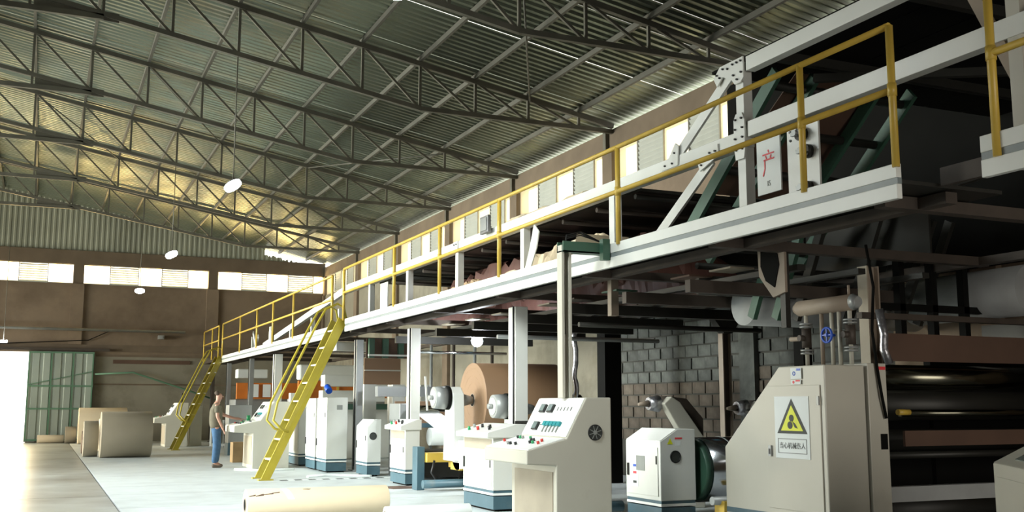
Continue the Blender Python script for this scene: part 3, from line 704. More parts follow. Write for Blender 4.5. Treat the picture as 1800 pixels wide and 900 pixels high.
# ------------------------------------------------------------------ CONSOLES AND CABINETS
def console(lab,x,y,W,L,group=None,simple=False,fan=True,H=1.5):
    """desk console: panel faces -X; x = front lip, y = near side"""
    o=thing('control_console',lab,'control console',(x+W*.6,y+L/2,0),0,group)
    P=[(0,.95),(0,.81),(.34,.79),(.34,0),(1,0),(1,1.5),(.70,1.5),(.46,1.07)]
    pr=[(x+a*W,b) for a,b in P]
    obj('console_body',MB().prism(pr,'XZ',y,y+L),'cream',o,.012)
    ang=math.atan2(1.5-1.07,(.70-.46)*W); q=Matrix.Rotation(-ang,3,'Y')
    c=Vector((x+.58*W,y+L/2,1.285)); n=Vector((-math.sin(ang),0,math.cos(ang))); u=Vector((math.cos(ang),0,math.sin(ang)))
    Lp=math.hypot(.43,.24*W)
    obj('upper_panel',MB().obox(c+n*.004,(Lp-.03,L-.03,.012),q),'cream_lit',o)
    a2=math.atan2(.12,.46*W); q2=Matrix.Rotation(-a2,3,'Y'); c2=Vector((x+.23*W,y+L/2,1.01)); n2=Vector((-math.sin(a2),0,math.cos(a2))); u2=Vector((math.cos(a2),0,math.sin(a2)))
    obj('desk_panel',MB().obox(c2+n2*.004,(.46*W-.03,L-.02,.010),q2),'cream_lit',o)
    def P1(s,t): return c+n*.012+u*s+Vector((0,t,0))
    def P2(s,t): return c2+n2*.010+u2*s+Vector((0,t,0))
    for s,t in ((.10,.30),(.10,.10),(-.12,.28)): 
        g=obj('gauge',MB().obox(P1(s,t)+n*.008,(.10,.13,.03),q),'blackknob',o,.004)
        obj('gauge_face',MB().obox(P1(s,t)+n*.025,(.075,.10,.006),q),'screen',g)
    if not simple:
        for i in range(5):
            p=P1(-.09,.06-.085*i); 
            k_=obj('selector_switch',MB().obox(p+n*.012,(.05,.07,.03),q),'tealbtn',o)
            obj('switch_handle',MB().obox(p-u*.06+n*.006,(.08,.014,.014),q),'greyprint',k_)
        for i in range(5): obj('label_strip',MB().obox(P1(.10,-.06-.08*i)+n*.003,(.045,.012,.006),q),'greyprint',o)
        m=MB()
        for i in range(7): m.obox(P1(-.10,.20-.02*i)+n*.003,(.014,.01,.006),q)
        obj('label_marks',m,'greyprint',o,kind='stuff')
    random.seed(int(y*10))
    for i in range(14):
        s=random.choice((-.1,-.02,.06,.12)); t=.47-i*.068
        obj('push_button',MB().cyl(P2(s,t),P2(s,t)+n2*.03,.016,10),random.choice(['blackknob','blackknob','green','red','greyprint']),o)
    if fan:
        fx,fz=x+.80*W,1.13
        f=obj('fan_grille',MB().ring((fx,y-.012,fz),(fx,y,fz),.085,.075),'blackknob',o)
        obj('fan_disc',MB().cyl((fx,y-.004,fz),(fx,y,fz),.076,24),'print',f)
        m=MB()
        for i in range(4):
            t=math.pi*i/4+.3; m.beam((fx-.075*math.cos(t),y-.008,fz-.075*math.sin(t)),(fx+.075*math.cos(t),y-.008,fz+.075*math.sin(t)),.006,.006)
        m.cyl((fx,y-.014,fz),(fx,y-.004,fz),.022,12); obj('fan_guard',m,'greyprint',f)
    obj('knee_door',MB().box(x+.34*W-.008,x+.34*W,y+.08,y+L-.1,.08,.72),'beige_steel',o)
    return o
console('large cream control console with teal switches and a round fan, nearest of the consoles',4.62,10.0,1.0,1.15)
console('cream control console the worker leans on beside the near ladder',4.0,24.3,1.25,1.2,fan=False)
console('cream console with a small monitor beside the foot of the far ladder',3.60,38.2,1.12,1.3,simple=True,fan=False)
solo('monitor',MB().box(4.52,4.57,38.6,39.1,1.5,1.83),'blackknob','small dark monitor standing on the far console','monitor',(4.54,38.8,1.5))

def drive_cabinet(lab,x,y,W,L,H,sh=None,door=True,fan=True,stickers=False,slope=True,cat='cabinet',name='drive_cabinet'):
    o=thing(name,lab,cat,(x+W/2,y+L/2,0))
    obj('plinth',MB().box(x+.01,x+W-.01,y+.01,y+L-.01,.03,.20),'teal',o); obj('foot',MB().box(x+.05,x+W-.05,y+.05,y+L-.05,0,.03),'black',o)
    obj('plinth_band',MB().box(x+.003,x+W-.003,y+.003,y+L-.003,.215,.245),'cream_lit',o)
    obj('plinth_top',MB().box(x+.01,x+W-.01,y+.01,y+L-.01,.245,.28),'teal',o)
    P=[(x,.28),(x+W,.28),(x+W,H),(x+W*.5,H),(x,H-.15)] if slope else [(x,.28),(x+W,.28),(x+W,H),(x,H)]
    obj('cabinet_body',MB().prism(P,'XZ',y,y+L),'white',o,.008)
    if slope:
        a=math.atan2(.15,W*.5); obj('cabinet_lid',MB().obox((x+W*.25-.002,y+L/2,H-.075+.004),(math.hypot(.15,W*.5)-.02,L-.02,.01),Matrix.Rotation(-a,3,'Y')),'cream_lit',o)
    if door:
        d_=obj('cabinet_door',MB().box(x-.012,x,y+.05,y+L-.04,.33,H-.22),'white',o,.004)
        obj('door_handle',MB().box(x-.03,x-.012,y+L-.10,y+L-.07,.55,.70),'blackknob',d_)
        obj('hinge',MB().box(x-.022,x-.012,y+.06,y+.08,H-.42,H-.32),'blackknob',d_)
        if stickers: 
            obj('vent_plate',MB().box(x-.018,x-.012,y+L*.42,y+L*.66,.62,.80),'greyprint',d_)
            st=obj('warning_label',MB().box(x-.015,x-.012,y+L-.32,y+L-.14,.42,.72),'paper',d_)
    if fan:
        fx,fz=x+W*.42,H-.33
        f=obj('fan_grille',MB().ring((fx,y-.012,fz),(fx,y,fz),.075,.062),'blackknob',o); obj('fan_disc',MB().cyl((fx,y-.006,fz),(fx,y,fz),.064,20),'print',f)
    return o
cb=drive_cabinet('white drive cabinet with slanted lid, fan hole and warning labels, right of the large console',6.85,11.0,.50,.82,1.13,stickers=True)
ws=obj('warning_triangle',MB().prism([(6.95,.95),(7.03,.95),(6.99,1.02)],'XZ',10.997,11.0),'signyellow',cb); obj('red_label',MB().box(7.06,7.16,10.997,11.0,1.01,1.03),'redprint',cb)
obj('mark',MB().box(7.06,7.14,10.997,11.0,.93,.99),'paper',cb)
for i,(a,b,m_) in enumerate(((.68,.66,'blue'),(.60,.575,'redprint'),(.56,.46,'print'))): obj('label_print',MB().box(6.833,6.835,11.54,11.62,b,b+.03),m_,cb)
drive_cabinet('white drive cabinet with slanted lid beside the slim grey column',6.05,20.75,.29,.80,1.13)
drive_cabinet('tall white electrical cabinet with a vent, nearer of the tall pair',5.60,22.3,.46,.85,1.58,slope=False,fan=False)
drive_cabinet('tall white electrical cabinet standing directly behind the vented one',5.60,23.3,.46,.9,1.57,slope=False,fan=False)
drive_cabinet('lower white cabinet with slanted lid farthest left beside the near ladder',5.62,25.0,.5,1.3,1.42,fan=False)
def desk_cab(lab,x,y,W,L):
    o=drive_cabinet(lab,x,y,W,L,1.0,slope=False,fan=False,cat='control console',name='desk_cabinet')
    P=[(x-.10,.98),(x+W+.02,.98),(x+W+.02,1.16),(x+W*.72,1.16),(x-.10,1.05)]
    obj('recess_panel',MB().box(x-.006,x,y+.05,y+L-.05,.82,.96),'beige_steel',o)
    obj('desk_top',MB().prism(P,'XZ',y-.04,y+L+.04),'white',o,.006)
    for i,(s,t,m_) in enumerate(((.2,.2,'blackknob'),(.3,.32,'blackknob'),(.15,.5,'red'),(.33,.62,'blackknob'),(.12,.75,'green'),(.3,.85,'greyprint'))):
        px=x-.1+(W*.72+.1)*s*1.6; z=1.05+.11*s*1.6
        obj('push_button',MB().cyl((px,y+L*t,z),(px-.008,y+L*t,z+.05),.02,10),m_,o)
    return o
desk_cab('white desk console with teal foot left of the roll stand',5.98,18.1,.27,.9)
desk_cab('white desk console with grey-blue foot half hidden behind the large cream console',5.62,13.25,.46,1.1)
# vent on the tall cabinet's near face
o=[x for x in bpy.data.objects if x.get('label','').startswith('tall white electrical cabinet with a vent')][0]
obj('vent',MB().box(5.82,5.94,22.288,22.3,1.32,1.42),'greyprint',o)

# machine enclosure with warning sign
e=thing('machine_enclosure','big cream machine enclosure with sloped end and a yellow triangle warning sign','machine',(6.7,8.2,0))
EX=6.40
P=[(7.5,.0),(7.5,1.78),(8.14,1.78),(9.04,1.0),(9.04,0)]
obj('enclosure_body',MB().prism(P,'YZ',EX,6.86),'cream',e,.01)
obj('enclosure_band',MB().prism([(7.51,.36),(7.51,.41),(9.03,.41),(9.03,.36)],'YZ',EX-.004,EX),'teal',e)
obj('enclosure_door',MB().prism([(7.56,.46),(7.56,1.60),(8.30,1.60),(8.34,1.52),(8.34,.46)],'YZ',EX-.012,EX),'cream',e,.003)
dl=obj('door_latch',MB().box(EX-.03,EX-.01,8.26,8.30,.94,1.04),'grey_steel',e); obj('latch_core',MB().box(EX-.034,EX-.03,8.27,8.29,.96,1.01),'blackknob',dl)
obj('hinge',MB().box(EX-.025,EX-.01,7.565,7.59,1.42,1.50),'grey_steel',e)
obj('side_frame_plate',MB().box(6.88,7.10,7.48,8.6,0,1.80),'cream',e,.006); obj('frame_slot',MB().box(7.0,7.08,7.476,7.48,1.02,1.16),'black',e)
obj('red_tag',MB().box(6.98,7.09,7.476,7.48,1.74,1.77),'redprint',e)
# sign
YS=7.95
sg=obj('warning_sign',MB().box(EX-.018,EX-.012,YS-.24,YS+.25,.93,1.50),'paper',e)
def tri(r,m_,dx,cz=1.265): return MB().prism([(YS-r,cz-.5*r),(YS+r,cz-.5*r),(YS,cz+1.0*r)],'YZ',EX-.018-dx,EX-.018-dx+.0015)
obj('triangle_border',tri(.215,'print',.002),'print',sg); obj('triangle_field',tri(.158,'signyellow',.004,1.262),'signyellow',sg)
ic=MB().cyl((EX-.025,YS+.00,1.30),(EX-.022,YS+.00,1.30),.032,14).cyl((EX-.025,YS+.022,1.235),(EX-.022,YS+.022,1.235),.035,14)
ic.prism([(YS-.012,1.27),(YS-.05,1.25),(YS-.085,1.205),(YS-.045,1.215)],'YZ',EX-.025,EX-.022)
obj('pictogram',ic,'print',sg,kind='stuff')
fr=MB()
for (a0,a1,b0,b1) in ((-.20,.21,1.105,1.111),(-.20,.21,.975,.981),(-.20,-.193,.975,1.111),(.203,.21,.975,1.111)): fr.box(EX-.021,EX-.018,YS+a0,YS+a1,b0,b1)
obj('text_frame',fr,'greyprint',sg)
text('lettering','当心机械伤人',.062,'print',sg,face_left((EX-.0195,YS+.005,1.043)))
sk=obj('safety_sticker',MB().box(EX-.014,EX-.010,7.80,7.95,1.66,1.76),'paper',e)
obj('sticker_print',MB().box(EX-.016,EX-.014,7.81,7.865,1.735,1.755),'blue',sk); obj('sticker_print',MB().ring((EX-.016,7.90,1.71),(EX-.014,7.90,1.71),.02,.012),'blue',sk)
sk=obj('safety_sticker',MB().box(EX-.014,EX-.010,7.81,7.95,1.61,1.65),'paper',e); obj('sticker_print',MB().box(EX-.016,EX-.014,7.82,7.88,1.635,1.65),'redprint',sk); obj('sticker_print',MB().cyl((EX-.016,7.91,1.63),(EX-.014,7.91,1.63),.014,12),'redprint',sk)

# valve manifold on the enclosure
v=thing('valve_manifold','brown steam header with five pipes, flanged valves and a blue handwheel above the enclosure','valve manifold',(6.65,7.7,1.78))
MX=6.65
obj('header_pipe',MB().cyl((MX,7.36,2.34),(MX,8.10,2.34),.075,20),'brown_steel',v)
obj('header_cap',MB().cyl((MX,7.30,2.34),(MX,7.36,2.34),.045,20,.075),'grey_steel',v); obj('header_cap',MB().cyl((MX,8.10,2.34),(MX,8.15,2.34),.075,20,.05),'brown_steel',v)
for y in (7.42,7.56,7.66,7.80,8.02):
    obj('drop_pipe',MB().cyl((MX,y,1.78),(MX,y,2.28),.02,10),'brown_steel' if y==7.80 else 'cream',v)
for y in (7.42,8.02):
    for z in (1.92,2.17):
        obj('flange',MB().cyl((MX,y,z-.022),(MX,y,z-.006),.062,18),'grey_steel',v); obj('flange',MB().cyl((MX,y,z+.006),(MX,y,z+.022),.062,18),'grey_steel',v)
    obj('valve_body',MB().cyl((MX,y,1.96),(MX,y,2.14),.045,14).cyl((MX-.09,y,2.05),(MX,y,2.05),.03,12),'rust_steel',v)
obj('valve_stem',MB().cyl((MX,8.02,2.05),(MX-.03,8.22,2.05),.022,10),'brown_steel',v)
hw=obj('handwheel',MB().ring((MX-.16,7.56,2.05),(MX-.145,7.56,2.05),.075,.058),'blue',v,label='blue handwheel')
obj('wheel_spoke',MB().box(MX-.158,MX-.147,7.555,7.565,1.985,2.115).box(MX-.158,MX-.147,7.495,7.625,2.045,2.055).cyl((MX-.17,7.56,2.05),(MX-.06,7.56,2.05),.015,10),'blue',hw)
obj('gauge_pipe',MB().tube([(MX,7.42,2.4),(MX,7.42,2.5)],.012,6),'brown_steel',v)
solo('black_cable',MB().tube([(6.95,7.5,2.9),(6.98,7.46,2.5),(6.93,7.45,2.1),(6.97,7.45,1.75),(7.0,7.44,1.5),(7.05,7.45,1.3)],.014,6),'black','black cable hanging down beside the thick beige column onto the enclosure','cable',(7,7.45,1.4))
solo('foil_hose',MB().tube([(7.45,7.9,2.35),(7.5,7.9,2.1),(7.44,7.85,1.95),(7.5,7.85,1.82)],.04,10),'foil','foil wrapped hose hanging at the upper left of the dark roller machine','hose',(7.45,7.9,2.3))

# roller machine on the right
rm=thing('roller_machine','dark machine of stacked horizontal steel rollers at the right edge','machine',(9,8.5,0))
obj('back_board',MB().box(7.3,10.7,8.96,8.99,0,1.84),'black',rm)
obj('web_band',MB().box(7.75,10.8,8.15,8.17,1.86,2.14),'kraft_dark',rm)
for (y,z,r,m_) in ((8.3,1.70,.13,'roller'),(8.45,1.42,.16,'dark_steel'),(8.0,1.34,.035,'roller'),(8.6,1.05,.12,'dark_steel'),(8.2,.92,.035,'dark_steel'),(8.6,.35,.18,'dark_steel'),(8.1,.30,.03,'roller')):
    obj('roller',MB().cyl((7.75,y,z),(10.7,y,z),r,28),m_,rm)
obj('guard_board',MB().box(7.75,10.7,7.95,7.98,1.02,1.17),'kraft_dark',rm)
cl=obj('clamp_nut',MB().cyl((7.65,7.93,1.35),(7.80,7.93,1.35),.03,8),'yellow',rm)
obj('cross_member',MB().box(7.12,10.7,7.7,7.8,.52,.66),'pale_duct',rm); obj('cross_member',MB().box(9.1,10.7,8.9,9.0,0,2.2),'black',rm)
obj('side_frame',MB().box(10.7,10.82,7.6,9.6,0,2.4),'dark_steel',rm)
obj('upper_bar',MB().box(7.6,10.8,8.3,8.38,2.3,2.36),'rust_steel',rm)
for x in (9.0,9.5,10.0): obj('upright',MB().box(x,x+.08,9.2,9.3,2.0,3.1),'black',rm)
obj('upper_bar',MB().box(8.5,10.8,9.2,9.28,2.5,2.58),'black',rm)

# rotated cabinet bottom right
o=thing('small_cabinet','pale cabinet with a sloped screen lid in the bottom right corner','cabinet',(6.16,5.50,0),-R(35.3))
m=MB().box(0,.9,-1.6,0,0,1.02); obj('cabinet_body',m,'cream',o,.01)
m=MB().prism([(-.0,1.02),(.9,1.02),(.9,1.18),(.30,1.18)],'XZ',-1.6,0); obj('cabinet_lid',m,'cream',o,.006)
m=MB().box(-.008,0,-1.5,-.12,.1,.93); obj('front_door',m,'cream',o,.004)
a=math.atan2(.16,.30); obj('screen',MB().obox((.15,-.75,1.104),(.20,.8,.008),Matrix.Rotation(-a,3,'Y')),'screen',o)

# ------------------------------------------------------------------ PAPER ROLLS
def roll(lab,x0,x1,y,z,r,m_,end,core=.05,name='paper_roll',group=None):
    o=thing(name,lab,'paper roll',(x0,y,z-r),0,group)
    obj('wound_paper',MB().cyl((x0,y,z),(x1,y,z),r,56),m_,o,.006)
    for k in range(1,5 if r>.3 else 2): 
        rr=r*k/5+.03
        if rr<r-.01: obj('winding_ring',MB().ring((x0-.0015,y,z),(x0+.002,y,z),rr+.004,rr,40),'kraft_end',o)
    c=obj('core_tube',MB().ring((x0-.006,y,z),(x0+.01,y,z),core+.012,core,24),'brown_steel',o)
    obj('core_hole',MB().cyl((x0-.004,y,z),(x0+.004,y,z),core,20),'black',o)
    return o
roll('largest and nearest brown paper roll of the group at the left',1.55,2.86,31.1,.62,.62,'kraft_grey','kraft_end')
roll('smaller dark brown paper roll directly left of the largest roll',1.15,1.53,31.9,.49,.49,'kraft_grey','kraft_end')
roll('wide pale kraft roll farther back behind the largest roll',1.33,3.0,42.4,.66,.66,'kraft_pale','kraft_end')
roll('pale paper roll peeking out between the dark roll and the largest roll',1.72,2.4,35.5,.50,.50,'kraft_pale','kraft_end')
roll('narrow dark roll just visible left of the dark brown roll',1.18,1.30,34.0,.33,.33,'kraft_dark','kraft_end')
roll('medium brown roll next to the green door, left of the wide pale roll',.92,1.30,43.3,.31,.31,'kraft_grey','kraft_end')
roll('thin pale roll lying in front of the green sliding door',-.03,.90,43.9,.15,.15,'kraft_pale','kraft_end')
rr_=roll('long slim pale kraft roll lying on the floor in the foreground, torn and taped',2.40,4.22,13.55,.19,.19,'kraft_pale','kraft_end',.07)
def onroll(s,th,rad=.1945): return (2.40+s,13.55-rad*math.cos(th),.19+rad*math.sin(th))
def patch(pts,m_,name):
    mb=MB(); V=[onroll(a,b) for a,b in pts]+[onroll(a,b,.189) for a,b in pts]; n=len(pts)
    mb.add(V,[tuple(range(n))]+[(i,n+i,n+(i+1)%n,(i+1)%n) for i in range(n)]); obj(name,mb,m_,rr_)
for k in range(4): patch([(.42+.02*k,1.35-.25*k),(.50+.02*k,1.35-.25*k),(.52+.02*k,1.10-.25*k),(.44+.02*k,1.10-.25*k)],'paper','tape')
for a,b,c_,d_ in ((.02,.62,.10,.74),(.10,.62,.20,.80),(.20,.72,.32,.84),(.30,.82,.40,.92)): patch([(a,b),(c_,b+.05),(c_,d_+.02),(a,b+.03)],'kraft_dark','tear')
patch([(.70,1.15),(.78,1.10),(.80,1.14),(.76,1.18)],'kraft_dark','tear')
o=roll('pale paper roll at the bottom edge of the picture right of the slim kraft roll',3.9,5.0,12.55,.10,.10,'paper','kraft_end',.03)
# debris
solo('paper_strip',MB().tube([(4.9,20.95,.012),(5.3,21.2,.02),(5.8,21.0,.015),(6.1,20.6,.02)],.03,6),'paper','white paper strip trailing on the floor in front of the tall white cabinets','paper strip',(4.9,20.95,0))
solo('paper_strip',MB().tube([(4.0,24.0,.012),(4.5,23.4,.02),(5.2,23.5,.015)],.03,6),'paper','white paper strip on the floor at the foot of the worker\'s console','paper strip',(4,24,0))
crumple('crumpled_scrap','crumpled brown scrap on the floor at the foot of the white desk console',5.55,6.1,17.5,18.0,0,.06,'kraft_dark',31,8,10)
crumple('crumpled_scrap','crumpled brown scrap on the floor beside the half hidden desk console',4.9,5.6,12.3,12.9,0,.08,'kraft_grey',33,8,10)
solo('torn_paper',MB().prism([(4.6,0),(5.2,0),(5.0,.03),(4.7,.02)],'XZ',16.6,16.9),'kraft_dark','scrap of brown paper on the floor below the desk console with the teal foot','paper scrap',(4.8,16.7,0))

# ------------------------------------------------------------------ MILL ROLL STAND
ms=thing('mill_roll_stand','white roll stand with tapered arms and round chuck heads holding the big brown roll','roll stand',(6.3,15.8,0))
def arm(x,y,dz=0):
    a=obj('stand_arm',MB().prism([(y-.26,.52),(y+.26,.52),(y+.16,1.66-dz),(y-.05,1.72-dz),(y-.20,1.6-dz)],'YZ',x,x+.20),'white',ms,.02)
    obj('chuck_head',MB().cyl((x-.26,y+.02,1.54-dz),(x-.06,y+.02,1.54-dz),.175,28,.19),'grey_steel',a)
    obj('chuck_face',MB().cyl((x-.27,y+.02,1.54-dz),(x-.26,y+.02,1.54-dz),.13,24),'white',a)
    obj('chuck_band',MB().cyl((x-.06,y+.02,1.54-dz),(x,y+.02,1.54-dz),.198,28),'black',a)
    obj('chuck_cone',MB().cyl((x+.2,y+.02,1.50-dz),(x+.42,y+.02,1.50-dz),.12,16,.06),'grey_steel',a)
    obj('chuck_tip',MB().cyl((x-.34,y+.02,1.54-dz),(x-.27,y+.02,1.54-dz),.04,12),'grey_steel',a)
arm(6.12,16.3); arm(6.56,14.85,.14)
obj('pivot_housing',MB().cyl((6.2,16.1,.62),(7.6,16.1,.62),.24,24),'white',ms)
obj('base_beam',MB().box(5.86,6.0,17.1,17.35,0,.72),'teal',ms,.01)
obj('base_beam',MB().box(6.0,6.5,17.0,17.3,.46,.62),'yellow',ms,.01); obj('base_beam',MB().box(6.5,8.6,17.0,17.3,.36,.48),'yellow',ms,.01)
obj('lower_tube',MB().cyl((5.86,16.8,.12),(8.8,16.8,.12),.07,12),'teal',ms)
obj('hydraulic_block',MB().box(6.6,8.4,15.4,16.6,.10,.38),'dark_steel',ms,.02)
obj('lower_cover',MB().box(6.2,8.4,16.0,16.4,.38,.50),'yellow',ms)
obj('hydraulic_hose',MB().tube([(6.1,16.9,.5),(6.05,16.9,.3),(6.2,16.9,.08),(6.5,16.9,.1),(6.6,16.9,.3)],.02,6),'blackknob',ms)
o=roll('big brown paper roll mounted high on the white roll stand under the bulb',6.60,8.12,16.45,1.50,.62,'kraft_brown','kraft_end',.10)
# behind the stand: white webs and grey cross beams of the next unit
nu=thing('splicer_unit','grey splicer frame with brown paper webs behind the white column and drive cabinets','machine',(7.4,20,0))
obj('side_frame',MB().box(6.55,6.7,20.2,20.9,0,1.45),'grey_steel',nu,.01)
obj('cross_beam',MB().box(6.6,8.9,21.9,22.1,1.60,1.82),'grey_steel',nu)
obj('cross_beam',MB().box(6.6,9.0,19.0,19.12,1.0,1.08),'teal',nu)
obj('brown_web',MB().box(6.95,7.85,24.2,24.24,1.9,2.52),'kraft_brown',nu); obj('brown_web',MB().box(6.9,8.6,21.6,21.64,1.0,1.5),'kraft_brown',nu)
obj('web_edge',MB().box(6.95,7.85,24.17,24.2,2.22,2.25),'cream',nu)
obj('guard_back',MB().box(6.95,8.2,24.05,24.08,2.52,2.97),'kraft_dark',nu)
for x in (6.98,7.32,7.7,8.1): obj('green_guard',MB().box(x,x+.13,23.9,24.0,2.52,2.97),'green_steel',nu)
obj('light_bar',MB().box(6.95,7.9,23.86,23.9,2.56,2.60),'cream_lit',nu)
obj('white_roll',MB().cyl((6.5,18.3,.85),(8.6,18.3,.85),.16,24),'paper',nu,label='white paper roll')
obj('white_web',MB().beam((6.95,20.1,1.38),(6.95,18.5,.98),.5,.01),'paper',nu)
obj('dark_roller',MB().cyl((6.7,19.6,1.35),(7.3,19.6,1.35),.06,16),'roller',nu)
obj('white_lever',MB().beam((6.55,18.7,1.95),(6.6,18.7,1.32),.03,.03),'white',nu)
obj('dark_base',MB().box(6.6,9.0,19.3,20.3,.05,.55),'dark_steel',nu)
for x in (6.9,7.6,8.3): obj('white_box',MB().box(x,x+.3,24,24.4,1.0,1.9),'white',nu)
# back wall clutter: pipes
for k,(x,y) in enumerate(((8.6,22.6),(9.0,22.3),(9.3,22.0),(8.2,23.0),(9.6,21.6))):
    solo('riser_pipe',MB().cyl((x,y,0),(x,y,2.8),.04,8),'grey_steel' if k%2 else 'rust_steel',
         ['first riser pipe left of the lit bulb','riser pipe right behind the lit bulb','dark riser pipe right of the bulb','pale riser pipe seen left of the big brown roll','rightmost riser pipe above the big brown roll'][k],'pipe',(x,y,0))
solo('foil_hose',MB().tube([(8.62+.02*math.sin(i*1.3),16.6+.02*math.cos(i*2.1),1.55+.12*i) for i in range(11)],.045,10),'foil','foil wrapped flexible hose hanging right of the big brown roll','hose',(8.6,16.6,1.5))
solo('dark_motor',MB().cyl((8.5,16.9,1.45),(8.85,16.9,1.45),.16,20),'black','dark motor drum at the lower end of the foil wrapped hose','motor',(8.5,16.9,1.3))
# splicer arms behind the drive cabinet
def sarm(lab,x,y,z,s=1.0):
    o=thing('splice_arm',lab,'machine arm',(x,y,0))
    obj('arm_plate',MB().prism([(x-.02,z-.04),(x+.10*s,z+.06),(x+.24*s,z-.02),(x+.62*s,z-.50*s),(x+.62*s,0),(x+.30*s,0),(x+.26*s,z-.46*s)],'XZ',y,y+.14),'cream',o,.015)
    obj('arm_plate_side',MB().prism([(x+.10*s,z+.07),(x+.45*s,z+.03),(x+.72*s,z-.25*s),(x+.72*s,z-.5*s),(x+.5*s,z-.5*s)],'XZ',y+.15,y+.4),'rust_steel',o,.01)
    obj('foil_knob',MB().cyl((x-.16,y+.2,z-.04),(x,y+.2,z-.04),.09,12,.12),'foil',o)
    obj('arm_tip',MB().cyl((x-.32,y+.2,z-.05),(x-.16,y+.2,z-.04),.02,10,.05),'brown_steel',o)
sarm('pale tilted machine arm with foil wrapped tip behind the drive cabinet',7.95,12.6,1.48)
sarm('pale tilted machine arm with foil wrapped tip beside the sloped end of the enclosure',9.15,12.2,1.42,.9)
o=thing('corrugating_roll','large dark ribbed steel roll between the drive cabinet and the enclosure','steel roll',(7.5,10.9,.8))
obj('roll_shell',MB().cyl((7.55,11.3,.62),(9.2,11.3,.62),.40,40),'chrome',o); obj('end_disc',MB().cyl((7.45,11.3,.62),(7.55,11.3,.62),.38,32),'green_steel',o)
for x in (7.9,8.25,8.6): obj('roll_band',MB().ring((x,11.3,.62),(x+.02,11.3,.62),.405,.395,40),'grey_steel',o)
obj('lower_shaft',MB().cyl((7.3,10.6,.30),(9.2,10.6,.30),.05,14),'grey_steel',o); obj('bearing',MB().box(7.4,7.55,10.5,10.7,.1,.3),'yellow',o,.01)
ym=thing('yellow_machine_base','yellow and teal machine base glimpsed between the large console and the drive cabinet','machine',(6.3,12.5,0))
obj('yellow_block',MB().box(6.25,6.9,12.3,12.8,.45,.78),'yellow',ym,.02); obj('yellow_rail',MB().box(6.25,6.9,12.3,12.6,.30,.36),'yellow',ym); obj('teal_tube',MB().cyl((6.1,12.2,.12),(7,12.2,.12),.07,12),'teal',ym); obj('dark_block',MB().box(6.1,7.2,12.9,13.6,0,1.2),'black',ym)

# ------------------------------------------------------------------ FAR MACHINES behind ladders
fm=thing('orange_machine','white and orange machine unit behind the near ladder','machine',(7,29,0))
obj('orange_panel',MB().box(6.6,9.2,29.6,29.7,1.62,2.10),'orange',fm,.01); obj('white_hood',MB().box(6.6,9.2,29.5,29.9,2.12,2.55),'white',fm,.05)
obj('grey_base',MB().box(6.6,9.2,29.8,31,0,1.6),'grey_steel',fm,.02)
obj('teal_foot',MB().box(6.55,7.8,29.4,29.7,0,.25),'teal',fm); obj('hanging_case',MB().box(6.3,6.5,29.2,29.4,1.25,1.75),'white',fm,.01)
for x in (6.9,7.3,7.7): obj('yellow_panel_strip',MB().box(x,x+.06,29.55,29.6,1.65,2.08),'yellow',fm)
fm=thing('orange_machine','orange and grey machine unit behind the worker and the far ladder','machine',(6.4,35,0))
obj('orange_panel',MB().box(5.9,8.2,35.6,35.7,1.62,2.15),'orange',fm,.01); obj('white_hood',MB().box(5.9,6.9,35.5,36,2.3,2.6),'white',fm,.03)
obj('grey_base',MB().box(5.9,8.2,35.8,37,0,1.6),'grey_steel',fm,.02)
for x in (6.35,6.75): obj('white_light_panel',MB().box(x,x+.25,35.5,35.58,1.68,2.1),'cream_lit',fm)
o=thing('machine_cabinet','grey cabinet with teal foot standing behind the worker','cabinet',(5.3,31.0,0))
obj('cabinet_body',MB().box(4.95,5.6,31,31.6,.35,1.42),'grey_steel',o,.01); obj('plinth',MB().box(4.95,5.6,31,31.6,0,.35),'teal',o)
o=thing('steel_machine_frame','pale machine frame with open bays between the far ladder and the worker','machine',(4.9,38,0))
obj('frame_plate',MB().box(4.9,5.3,39,39.5,0,1.4),'white',o); obj('frame_plate',MB().box(5.5,6.2,38.2,38.4,0,.9),'white',o); obj('dark_opening',MB().box(5.55,5.85,38.17,38.2,.1,.8),'black',o)
solo('yellow_drum',MB().cyl((5.9,27.2,.25),(7.2,27.2,.25),.25,24),'yellow','yellow drum lying behind the foot of the near ladder','drum',(5.9,27.2,.0))
solo('wooden_crate',MB().box(4.45,4.75,27.1,27.5,0,.5),'wood','small wooden box on the floor behind the worker\'s console','box',(4.2,27.2,0),bevel=.01)
for k,(x,y,z0,z1,xx) in enumerate(((6.7,27,1.9,2.2,8.4),(6.7,27.2,1.5,1.8,8.4),(6.6,25.5,2.75,2.97,8.8))):
    solo('machine_hood',MB().box(x,xx,y,y+.4,z0,z1),'white',['white hood behind the near ladder, upper one','white hood behind the near ladder, lower one','pale trunking under the walkway behind the ladder top'][k],'machine hood',(x,y,z0),bevel=.02)
fb=thing('far_bay_machinery','pale machine body with yellow and white bands behind the tall white cabinets','machine',(7.5,27,0))
obj('body',MB().box(6.6,9.0,27.6,28.6,0,1.45),'white',fb,.04); obj('green_cover',MB().box(6.9,9.0,27.3,27.4,1.3,1.45),'green_steel',fb); obj('blue_valve',MB().cyl((6.3,24.9,1.75),(6.3,25.1,1.85),.08,12),'blue',fb)
# items on worker's console
solo('cloth_bundle',MB().cyl((4.65,25.0,1.08),(4.65,25.3,1.12),.07,10,.04),'paper','white rag lying on the worker\'s console','rag',(4.65,25.1,1.05))
solo('green_cup',MB().cyl((4.5,25.35,1.06),(4.5,25.35,1.18),.045,12),'green','small green cup on the worker\'s console','cup',(4.5,25.35,1.06))

